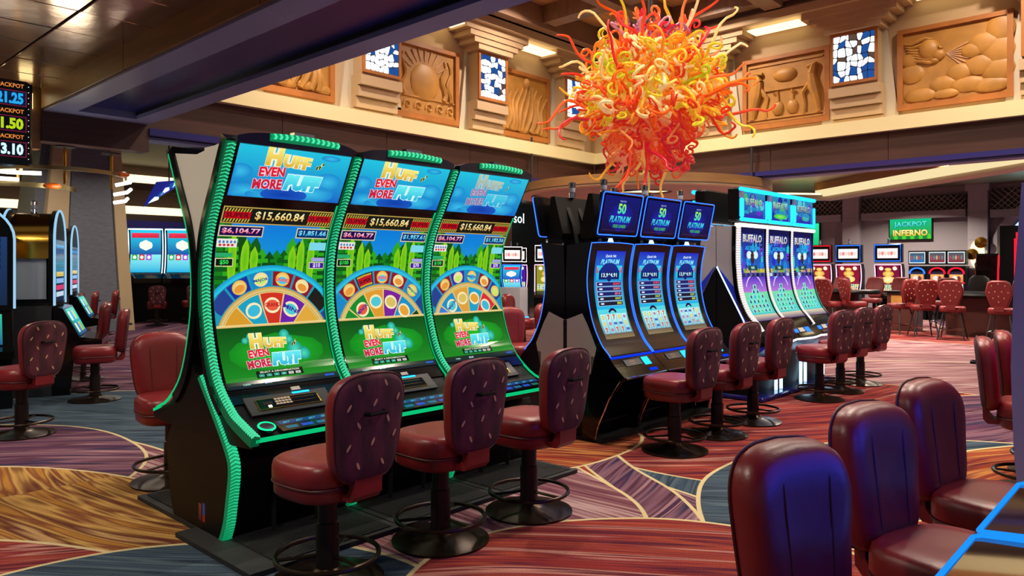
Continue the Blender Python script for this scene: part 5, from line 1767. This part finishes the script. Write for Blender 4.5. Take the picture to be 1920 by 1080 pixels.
# wall sconce of three metal discs
sc_ = empty('wall_sconce', (XF - .36, 4.97, 1.95), 0, 'backlit wall sconce of three overlapping metal discs', 'wall lamp')
for k, (y, z) in enumerate(((-.10, .36), (.12, .02), (-.10, -.30))):
    MB().lathe([(0, -.03), (.16, -.0), (.17, .03), (.0, .04)], 20, cap=False, Mx=Matrix.Translation((-.08, y, z)) @ Matrix.Rotation(R(90), 4, 'Y')).build('disc', 'gold_metal', sc_)
MB().ellipsoid((-.02, 0, .02), (.02, .2, .42)).build('backlight', 'cove_light', sc_)
# cove tray light crossing the far ceiling
tr = empty('ceiling_cove', (0, 0, 0), 0, 'long cream cove light running across the far ceiling', 'cove light', kind='structure')
A, B_ = Vector((16.8, 1.7, 0)), Vector((22.3, 8.4, 0))
dv = (B_ - A).normalized(); nv = Vector((-dv.y, dv.x, 0))
def seg(a, b, o0, o1, z0, z1, name, m):
    dd = (b - a).normalized(); nn = Vector((-dd.y, dd.x, 0))
    q = [a + nn * o0, b + nn * o0, b + nn * o1, a + nn * o1]
    MB().prism_z([(v.x, v.y) for v in q], z0, z1).build(name, m, tr, 0)
A0 = A - dv * 3
C_ = B_ + nv * 6
seg(A0, B_, -.45, .0, 3.55, 3.68, 'tray_edge', 'plaster_white')
seg(A0, B_, .0, .10, 3.84, 4.04, 'tray_lip', 'wood_light')
seg(A0, B_, .0, .08, 3.64, 3.84, 'lit_face_band', 'lit_face_glow')  # tray face glows by itself in place of light from the hidden strip
seg(A0, B_, -.40, -.02, 3.68, 3.74, 'cove_lamp', 'cove_light')
seg(A0, B_, -.45, -.40, 3.68, 4.04, 'tray_back', 'cream')
seg(B_, C_, -.0, .4, 3.55, 3.68, 'tray_edge', 'plaster_white')
seg(B_, C_, .1, .3, 3.68, 3.74, 'cove_lamp', 'cove_light')
for (x, y, w) in ((15.5, 5, 'before the card tables'), (19, 8.5, 'over the back card table'), (18.5, 4.2, 'over the card tables'), (23.5, 6.5, 'before the far wall'), (16.0, 0, 'at the right'), (22, 1.5, 'before the arched window'), (16, 12, 'behind the canopy'), (22, 13, 'far behind the canopy')):
    downlight(x, y, 4.045, 250, 'recessed downlight in the far hall ceiling ' + w)
for (x, y, w) in ((5.0, 13.0, 'over the lone stool'), (8.0, 17.5, 'right of the column'), (1.5, 13.5, 'over the gold-topped machine'), (9.5, 22.5, 'over the teal-lit machines'), (4.3, 17.8, 'in front of the column'), (10.5, 12.5, 'behind the blue-lit trio')):
    downlight(x, y, 4.895, 90, 'recessed downlight in the left hall ceiling ' + w)

# ------------------------------------------------------------------ far slot machines
def far_machine(x, y, rz, label, top, body, group, kind='ox', H=2.25, W=.74):
    root = empty('slot_machine', (x, y, 0), rz, label, 'slot machine', group)
    MB().prism_x([(-.30, 0), (-.34, .70), (-.16, .95), (-.10, 1.3), (-.16, 1.68), (0, 1.68), (.10, 1.5), (.10, 0)], -W / 2, W / 2).build('cabinet', 'black', root, 0)
    cv = Curve2([(-.30, .86), (-.20, 1.0), (-.13, 1.25), (-.14, 1.45), (-.19, 1.66)])
    scr = ribbon(MB(), cv, 0, cv.L, -W / 2 + .03, W / 2 - .03, .01, -.02, 8).build('main_screen', 'black_gloss', root, 30)
    w = W - .14
    p = Print(lambda a, b, o: (-w / 2 + a, *cv.at(.02 + b, .014 + o)), w, cv.L - .04, .003)
    L = cv.L - .04
    g = random.Random(len(label))
    if kind == 'ox':
        p.quadgrid(0, w, 0, L, body, None, 1, 4).up()
        for sx in (-1, 1): p.ell(w / 2 + sx * .18, L - .09, .06, .06, '#f8e8c8', '#fff8e8', n=12)
        p.ell(w / 2, L - .12, .09, .05, '#e8b03a', '#f8e89a', n=12).up()
        p.ell(w / 2, L - .25, .15, .10, '#d8a030', '#f8e080', n=14).ell(w / 2, L - .42, .18, .12, '#e8c860', '#fff4c0', n=14)
        p.up()
        for k in range(5):
            p.quadgrid(.03 + .115 * k, .13 + .115 * k, .04, .24, '#e8e0c0', '#c8e8c0', 1, 1)
        p.up()
        for k in range(5):
            for j in range(3): p.ell(.08 + .115 * k, .07 + .065 * j, .03, .024, g.choice(['#3a8a5a', '#c83a2a', '#d8a030', '#2a6a8a']), n=8)
    else:
        p.quadgrid(0, w, L * .45, L, body, '#28c8e8', 1, 3)
        p.quadgrid(0, w, 0, L * .45, '#18a8d8', '#8ae8e8', 1, 3).up()
        p.ell(w / 2, L * .66, .18, .10, '#e8f0e0', '#fffce8', n=14)
        p.quadgrid(.04, w - .04, L - .14, L - .05, '#c81a3a', '#e83a5a', 1, 1)
        for k, c in enumerate(('#2aa84a', '#d82a3a', '#a83ad8')):
            p.quadgrid(.04 + .19 * k, .18 + .19 * k, L * .32, L * .45, c, None, 1, 1)
        p.up()
        p.ell(w * .2, L - .095, .04, .03, '#ff2a3a', n=10)
        for k in range(3): p.ell(.11 + .19 * k, L * .385, .045, .035, '#f4f8e8', n=10)
    p.build('screen_picture', scr, 'screen_far')
    fr = MB(); led_loop(fr, cv, 0, cv.L, -W / 2 + .02, W / 2 - .02, .02, .014, 10)
    fr.build('edge_light', {'ox': 'led_pink', 'panda': 'led_cool'}.get(kind, 'led_blue'), root)
    if top:
        tb = MB().cbox(-W / 2, W / 2, -.22, -.02, 1.72, H, .02).build('top_box', 'black', root)
        MB().tube([(-W / 2 + .03, -.228, 1.76), (-W / 2 + .03, -.228, H - .03), (W / 2 - .03, -.228, H - .03), (W / 2 - .03, -.228, 1.76)], .014, 6, True).build('top_edge_light', top, tb)
        p = Print(lambda a, b, o: (-.27 + a, -.225 - o, 1.84 + b), .54, .28, .003)
        p.quadgrid(0, .54, 0, .28, '#f8e8e8', '#fff8f4', 2, 2).up()
        for k in range(6): p.ell(.06 + .08 * k, .14, .04, .06, ['#f0b8b0', '#e88a8a', '#f4d8c8'][k % 3], n=10)
        p.build('screen_picture', tb, 'screen_far')
        candle(root, 0, -.12, H)
    MB().prism_x([(-.52, .78), (-.20, .92), (-.20, .70), (-.50, .70)], -W / 2, W / 2).build('button_deck', 'black_gloss', root, 0)
    return root
emat('led_pink', '#ffb8d8', 2.0)
for (y, rz, top, body, lab) in ((9.55, -90, 'led_blue', '#0a5ac8', 'far blue-screened machine half hidden by the white-striped trio'), (8.55, -90, 'led_red', '#8a1030', 'leftmost far red-screened machine beyond the card tables'),
                                (7.70, -90, 'led_blue', '#8a1030', 'middle far red-screened machine with a blue-edged top'), (6.62, -90, 'led_blue', '#7a1038', 'right far red-screened machine standing apart')):
    far_machine(23.0, y, R(rz), lab, top, body, 'far machines beyond the card tables')
# classic arched machines along the far wall
def classic(y, c, led, lab):
    root = empty('slot_machine', (24.9, y, 0), R(-90), lab, 'slot machine', 'arched machines by the far wall')
    MB().box(-.235, .235, 0, .5, 0, 1.62).build('cabinet', 'black', root, 0)
    pts = []
    for k in range(15):
        a = math.pi * k / 14
        pts.append((.20 * math.cos(a), 1.40 + .16 * math.sin(a)))
    pts = [(.20, .85)] + pts + [(-.20, .85)]
    mb = MB()
    for k in range(len(pts) * 2 - 1):
        i = k // 2
        q = pts[i] if k % 2 == 0 else ((pts[i][0] + pts[i + 1][0]) / 2, (pts[i][1] + pts[i + 1][1]) / 2)
        MB().ellipsoid((q[0], -.02, q[1]), (.026, .026, .026), 6, 4).build('bulb', led, root)
    p = Print(lambda a, b, o: (-.2 + a * .8, -.006 - o, .85 + b), .5, .6, .004)
    p.quadgrid(0, .5, 0, .6, c, '#101030', 1, 3).up()
    p.quadgrid(.03, .47, .28, .52, '#d86a3a', '#f0b060', 1, 1).quadgrid(.03, .47, .03, .24, '#3ab8c8', '#d8f0e0', 1, 1).up()
    p.ell(.20, .40, .10, .09, '#f0e0d0', n=10).ell(.33, .38, .07, .10, '#7a2a2a', n=10)
    for k in range(3): p.ell(.11 + .14 * k, .13, .05, .06, ['#d83a3a', '#2a6ac8', '#38a84a'][k], n=8)
    p.build('screen_picture', root, 'screen_far')
    tb = MB().box(-.245, .245, 0, .3, 1.66, 2.08).build('top_box', 'black', root, 0)
    p = Print(lambda a, b, o: (-.22 + a * .71, -.006 - o, 1.70 + b), .62, .34, .004)
    p.quadgrid(0, .62, 0, .34, '#d8e0e0', None, 1, 1).up()
    p.quadgrid(.03, .59, .03, .31, c, '#385060', 1, 1).up()
    for k in range(5): p.ell(.1 + .1 * k, .17, .04, .07, ['#a04848', '#5a7a80', '#b0a080'][k % 3], n=8)
    p.build('screen_picture', tb, 'screen_far')
classic(6.40, '#0a6ab0', 'led_blue', 'far arched machine outlined by blue bulbs under the television')
classic(5.86, '#8a2430', 'led_red', 'far arched machine outlined by red bulbs, left one')
classic(5.36, '#8a2430', 'led_red', 'far arched machine outlined by red bulbs, beside the sconce pilaster')
# black machines with tall red panel, before the arched window
r = empty('slot_machine', (24.0, 3.72, 0), R(-75), 'tall black machine with a glowing red panel before the arched window', 'slot machine')
MB().prism_x([(-.5, 0), (-.6, .9), (-.25, 1.1), (-.25, 2.7), (.4, 2.7), (.4, 0)], -.42, .42).build('cabinet', 'black', r, 0)
MB().prism_z([(-.10, -.27), (.10, -.27), (.10, -.24), (-.10, -.24)], .9, 2.35).build('red_panel', 'led_red', r, 0)
MB().prism_x([(-.27, 2.35), (-.24, 2.35), (-.24, 2.6)], -.06, .06).build('red_tip', 'led_red', r, 0)
for sx in (-1, 1):
    w = MB().prism_x([(-.9, .2), (-.6, 1.0), (-.7, 1.5), (-.85, 1.9), (-.72, 1.95), (-.45, 1.4), (-.3, .9), (-.3, .2)], sx * .75 - .25, sx * .75 + .25).build('wing', 'black_gloss', r, 0)
    MB().tube([(sx * .75 - .25 * sx, -.62, 1.0), (sx * .75 - .25 * sx, -.7, 1.5), (sx * .75 - .25 * sx, -.85, 1.9)], .02, 6).build('wing_light', 'led_red', w)
p = Print(lambda a, b, o: (.2 + a, -.255 - o, 1.75 + b), .4, .8, .004)
p.quadgrid(0, .4, 0, .8, '#1a1418', '#3a2028', 1, 2).up().ell(.2, .3, .12, .2, '#8a1828', n=12)
p.build('side_screen', r, 'screen_far')

# far machines on the left (teal)
for (x, y, lab) in ((8.70, 22.6, 'teal-lit curved machine left of two, seen past the column'), (9.52, 22.06, 'teal-lit curved machine right of two, behind the green machines')):
    o = far_machine(x, y, R(-33), lab, None, '#1a50a0', 'teal lit machines at the back left', 'panda', 2.4, .95)
    o.scale = (1.0, 1.0, 1.62)
sgn = empty('hanging_sign', (7.45, 19.62, 3.0), R(-25), 'small blue feathered sign edge beside the column', 'sign')
p = Print(lambda a, b, o: (a, -o, b), 1.1, .9, .004)
MB().loft([[(0, .0, .1), (.75, .0, .62), (1.05, .0, .85), (.3, .0, .75)], [(0, .06, .1), (.75, .06, .62), (1.05, .06, .85), (.3, .06, .75)]], True, True).build('board', 'blue_panel', sgn, 0)
MB().tube([(.6, .03, .6), (.6, .03, 1.9)], .02, 6).build('hanger', 'charcoal', sgn)
g = random.Random(5)
for k in range(6):
    t = k / 5
    MB().prism_z([(0, 0), (.25, -.05), (.3, .0), (.22, .05)], -.02, .0, Mx=Matrix.Translation((.12 + .7 * t, -.01, .2 + .52 * t)) @ Matrix.Rotation(R(90), 4, 'X') @ Matrix.Rotation(R(35 + 6 * k), 4, 'Z')).build('feather', 'glass_blue' if k % 2 else 'led_cool', sgn, 0)

# far machines seen between the green and blue banks
for (x, y, rz, lab, kind, body) in ((16.9, 14.3, -50, 'far machine with white-edged yellow screen behind the blue-lit trio', 'ox', '#8a8a20'), (17.3, 16.2, -20, 'far slim blue machine left of the yellow-screened one', 'blue', '#1a50c0'), (18.7, 17.1, -60, 'far magenta-edged machine beside the slim blue one', 'ox', '#4a1a90')):
    far_machine(x, y, R(rz), lab, 'led_white', body, 'far machines behind the blue trio', kind)
pd = empty('machine_base', (15.9, 14.9, 0), R(-45), 'grey diamond-shaped machine base with cyan edge light', 'machine base')
MB().prism_z([(-.55, 0), (-.3, -.45), (.3, -.45), (.55, 0), (.3, .3), (-.3, .3)], .05, 1.0).build('body', 'grey_panel', pd, 0)
MB().tube([(-.56, -.02, .12), (-.3, -.46, .12), (.3, -.46, .12), (.56, -.02, .12)], .03, 6).build('edge_light', 'led_cyan', pd)

# ------------------------------------------------------------------ gold arched machines at far left
def gold_arch(x, y, rz, label, W=.95, D=1.0):
    root = empty('slot_machine', (x, y, 0), rz, label, 'slot machine', 'gold-topped arched machines at the left')
    def archp(w, z1, zb, y0, y1):
        pts = []
        for k in range(17):
            a = math.pi * k / 16
            pts.append((w / 2 * math.cos(a) ** 1 if True else 0, z1 - w * .42 + w * .42 * math.sin(a)))
        pts = [(w / 2, zb)] + pts + [(-w / 2, zb)]
        return pts
    # gold barrel roof, axis along y
    pts = archp(W, 2.28, 1.7, 0, 0)
    rings = [[(x_, y_, z_) for x_, z_ in pts] for y_ in (.02, D)]
    MB().loft(rings, True, True).build('gold_barrel', 'gold_metal', root, 30)
    MB().box(-W / 2 + .05, W / 2 - .05, .06, D - .04, 1.18, 1.7).build('glass_case', 'acrylic', root, 0)
    MB().box(-W / 2 + .0, W / 2, .0, D + .02, .0, 1.15).build('cabinet', 'charcoal', root, 0)
    MB().box(-W / 2, W / 2, .04, D - .02, 1.12, 1.2).build('case_sill', 'black', root, 0)
    for (yy, sg) in ((0, -1), (D + .02, 1))[:1 if D < .2 else 2]:
        pts = archp(W + .02, 2.32, 1.12, 0, 0)
        bd = MB().loft([[(x_, yy - .03, z_) for x_, z_ in pts], [(x_, yy + .03, z_) for x_, z_ in pts]], True, True).build('arch_board', 'black', root, 30)
        MB().tube([(x_, yy + sg * .035, z_) for x_, z_ in pts], .015, 6).build('arch_light', 'led_cool_dim', bd)
        p = Print(lambda a, b, o: (sg * -1 * (-(W / 2 - .06) + a), yy + sg * (.034 + o), 1.16 + b), W - .12, 1.0, .002)
        w = W - .12
        p.quadgrid(0, w, 0, .78, '#0e2440', '#1a3a6a', 1, 4).up()
        for k in range(5): p.quadgrid(.06, w - .06, .42 + .075 * k, .475 + .075 * k, '#0a0e1a', '#1a2a4a', 1, 1)
        for k in range(4): p.quadgrid(.10, w - .10, .06 + .085 * k, .12 + .085 * k, ['#c8d8e8', '#d83a6a', '#8ab8e8', '#d8b848'][k], None, 1, 1)
        p.up()
        for k in range(10): p.ell(.1 + .07 * k, .70, .02, .025, '#38a8e8', n=8)
        p.build('arch_picture', bd)
        # sloping play screen under each board
        MB().prism_x([(yy + sg * .02, 1.10), (yy + sg * .12, 1.08), (yy + sg * .30, .72), (yy + sg * .55, .68), (yy + sg * .55, .6), (yy + sg * .25, .55), (yy + sg * .2, 0), (yy, 0)], -W / 2 + .02, W / 2 - .02).build('play_console', 'black_gloss', root, 0)
        p = Print(lambda a, b, o: (sg * -1 * (-.36 + a), yy + sg * (.30 - b * .45 + o * .9 + .004), .73 + b * .87 + o * .45 + .004), .72, .38, .002)
        p.quadgrid(0, .72, 0, .38, '#1a5a8a', '#2ac8a0', 1, 2).up()
        for k in range(8): p.quadgrid(.05 + .165 * (k % 4), .18 + .165 * (k % 4), .04 + .17 * (k // 4), .17 + .17 * (k // 4), ['#e8f0d8', '#3ad88a', '#d8b848', '#2a8ad8'][(k * 3) % 4], None, 1, 1)
        p.build('play_screen', root)
    candle(root, 0, D / 2, 2.28)
    return root
emat('led_cool_dim', '#9fd0f0', 1.0)
gold_arch(2.62, 11.05, R(-113), 'gold barrel-topped machine with glass case at the left edge', .95, .46)
gold_arch(1.92, 10.14, R(-10), 'arched machine board cut off by the left picture edge', .95, .12)
gold_arch(3.95, 14.9, R(-113), 'further gold barrel-topped machine before the column', .95, .46)

# ------------------------------------------------------------------ card tables and their chairs
def card_table(x, y, rz, label):
    root = empty('card_table', (x, y, 0), rz, label, 'table', 'card tables')
    pts = [(1.15 * math.cos(R(180 + 180 * k / 20)), .95 * math.sin(R(180 + 180 * k / 20))) for k in range(21)]
    MB().prism_z(pts + [(1.15, .15), (-1.15, .15)], .90, .96).build('table_top', 'felt', root)
    MB().tube([(a, b, .95) for a, b in pts], .06, 8).build('arm_rail', 'black', root)
    MB().prism_z([(a * .62, b * .6) for a, b in pts] + [(.7, .1), (-.7, .1)], .0, .90).build('pedestal', 'table_wood', root, 40)
    MB().box(-.35, .35, -.02, .12, .96, 1.02).build('chip_tray', 'charcoal', root, 0)
    return root
def table_chair(root):
    for (sx, sy) in ((-1, -1), (1, -1), (1, 1), (-1, 1)):
        MB().tube([(sx * .15, sy * .15, .62), (sx * .26, sy * .26, .0)], [.018, .014], 6).build('leg', 'charcoal', root)
    MB().tube([(.23, .23, .22), (-.23, .23, .22), (-.23, -.23, .22), (.23, -.23, .22)], .010, 6, True).build('foot_rail', 'chrome', root)
    def rg(k, z): return [(math.copysign(abs(math.cos(t)) ** .6, math.cos(t)) * .25 * k, math.copysign(abs(math.sin(t)) ** .6, math.sin(t)) * .24 * k, z) for t in (2 * math.pi * j / 24 for j in range(24))]
    MB().loft([rg(.9, .60), rg(1, .62), rg(1, .70), rg(.92, .725), rg(.4, .73)], True, True).build('seat', 'far_leather', root, 60)
    # coffin-shaped back
    o = [(-.15, .74), (.15, .74), (.255, 1.05), (.20, 1.27), (.12, 1.31), (-.12, 1.31), (-.20, 1.27), (-.255, 1.05)]
    f = lambda k, y: [(x * k, y + .45 * (x * k) ** 2 - .12 * (z - .74), 1.03 + (z - 1.03) * k) for x, z in o]
    bk = MB().loft([f(.9, -.31), f(1, -.29), f(1, -.26), f(.92, -.235), f(.4, -.23)], True, True).build('backrest', 'far_leather', root, 40)
    lf = MB()
    for (x, z) in ((-.12, 1.2), (0, 1.24), (.12, 1.2), (-.17, 1.06), (-.06, 1.08), (.06, 1.08), (.17, 1.06), (-.1, .94), (.1, .94), (0, .86), (0, .98)):
        lf.add([(x + dx, -.313 + .45 * x * x - .12 * (z - .74), z + dz) for dx, dz in ((-.010, -.005), (.006, -.018), (.012, .004), (-.004, .018))], [(0, 1, 2, 3)])
    tag(lf.build('leaf_print', 'leaf', bk, 0), kind='stuff')
    MB().prism_x([(-.22, .64), (-.30, .66), (-.30, .80), (-.27, .80), (-.25, .69)], -.09, .09).build('back_bracket', 'far_leather', root, 0)
    return root
card_table(20.6, 7.35, R(-90), 'dark card table in front of the red-screened machines')
card_table(20.2, 3.85, R(-90), 'dark card table in front of the arched window')
CG = 'leaf-backed chairs at the card tables'
tc0 = table_chair(empty('table_chair', (19.55, 8.55, 0), R(-60), 'leaf-backed table chair leftmost, beside the white-striped machines', 'chair', CG))
for (x, y, rz, lab) in ((19.2, 7.7, -85, 'second leaf-backed table chair from the white-striped machines'), (19.25, 6.95, -100, 'third leaf-backed table chair from the white-striped machines'), (19.6, 6.45, -130, 'leaf-backed table chair next to the wooden podium'),
                        (22.0, 7.7, 90, 'red chair behind the back card table, left one'), (22.0, 6.8, 90, 'red chair behind the back card table, middle one'), (22.0, 6.1, 95, 'red chair behind the back card table, right one'),
                        (18.95, 4.75, -60, 'leaf-backed table chair left end of the right card table, turned'), (18.7, 4.1, -85, 'leaf-backed table chair second along the right card table'), (18.6, 3.15, -92, 'leaf-backed table chair third along the right card table'), (18.7, 2.25, -110, 'leaf-backed table chair at the right picture edge'),
                        (21.5, 4.9, 90, 'red chair behind the right card table, left one'), (21.6, 3.3, 85, 'red chair behind the right card table, middle one'), (21.6, 2.55, 85, 'red chair behind the right card table, right one'),
                        (19.35, 5.35, -30, 'leaf-backed table chair between the podium and the right card table')):
    dup(tc0, (x, y, 0), R(rz), lab, CG)
pod = empty('podium', (20.5, 5.55, 0), R(-90), 'wooden podium with small notices between the card tables', 'podium')
MB().cbox(-.35, .35, -.25, .25, 0, .95, .01).build('body', 'table_wood', pod)
MB().box(-.38, .38, -.3, .28, .95, .99).build('top', 'black', pod, 0)
MB().box(-.25, .0, -.258, -.25, .62, .88).build('yellow_notice', 'relief', pod, 0)
MB().box(.05, .25, -.258, -.25, .55, .9).build('grey_notice', 'offwhite', pod, 0)
MB().box(.08, .2, -.1, .0, .99, 1.15).build('card_shoe', 'black', pod, 0)
dc = empty('office_chair', (21.4, 4.15, 0), R(90), 'black padded dealer chair behind the right card table', 'chair')
def rgb_(k, z, w=.24): return [(math.copysign(abs(math.cos(t)) ** .7, math.cos(t)) * w * k, math.copysign(abs(math.sin(t)) ** .7, math.sin(t)) * .07 * k - .22, z) for t in (2 * math.pi * j / 20 for j in range(20))]
MB().loft([rgb_(.7, .75), rgb_(1, .85), rgb_(1.05, 1.1), rgb_(.9, 1.3), rgb_(.5, 1.38)], True, True).build('backrest', 'black_matte', dc, 60)
MB().lathe([(.03, 0.04), (.03, .6)], 10).build('post', 'black', dc)
MB().lathe([(.25, .0), (.25, .03), (.05, .05)], 16).build('base', 'black', dc)
MB().lathe([(.2, .6), (.24, .63), (.23, .7), (.1, .72)], 18).build('seat', 'black_matte', dc)
print('OBJ', len(bpy.data.objects))
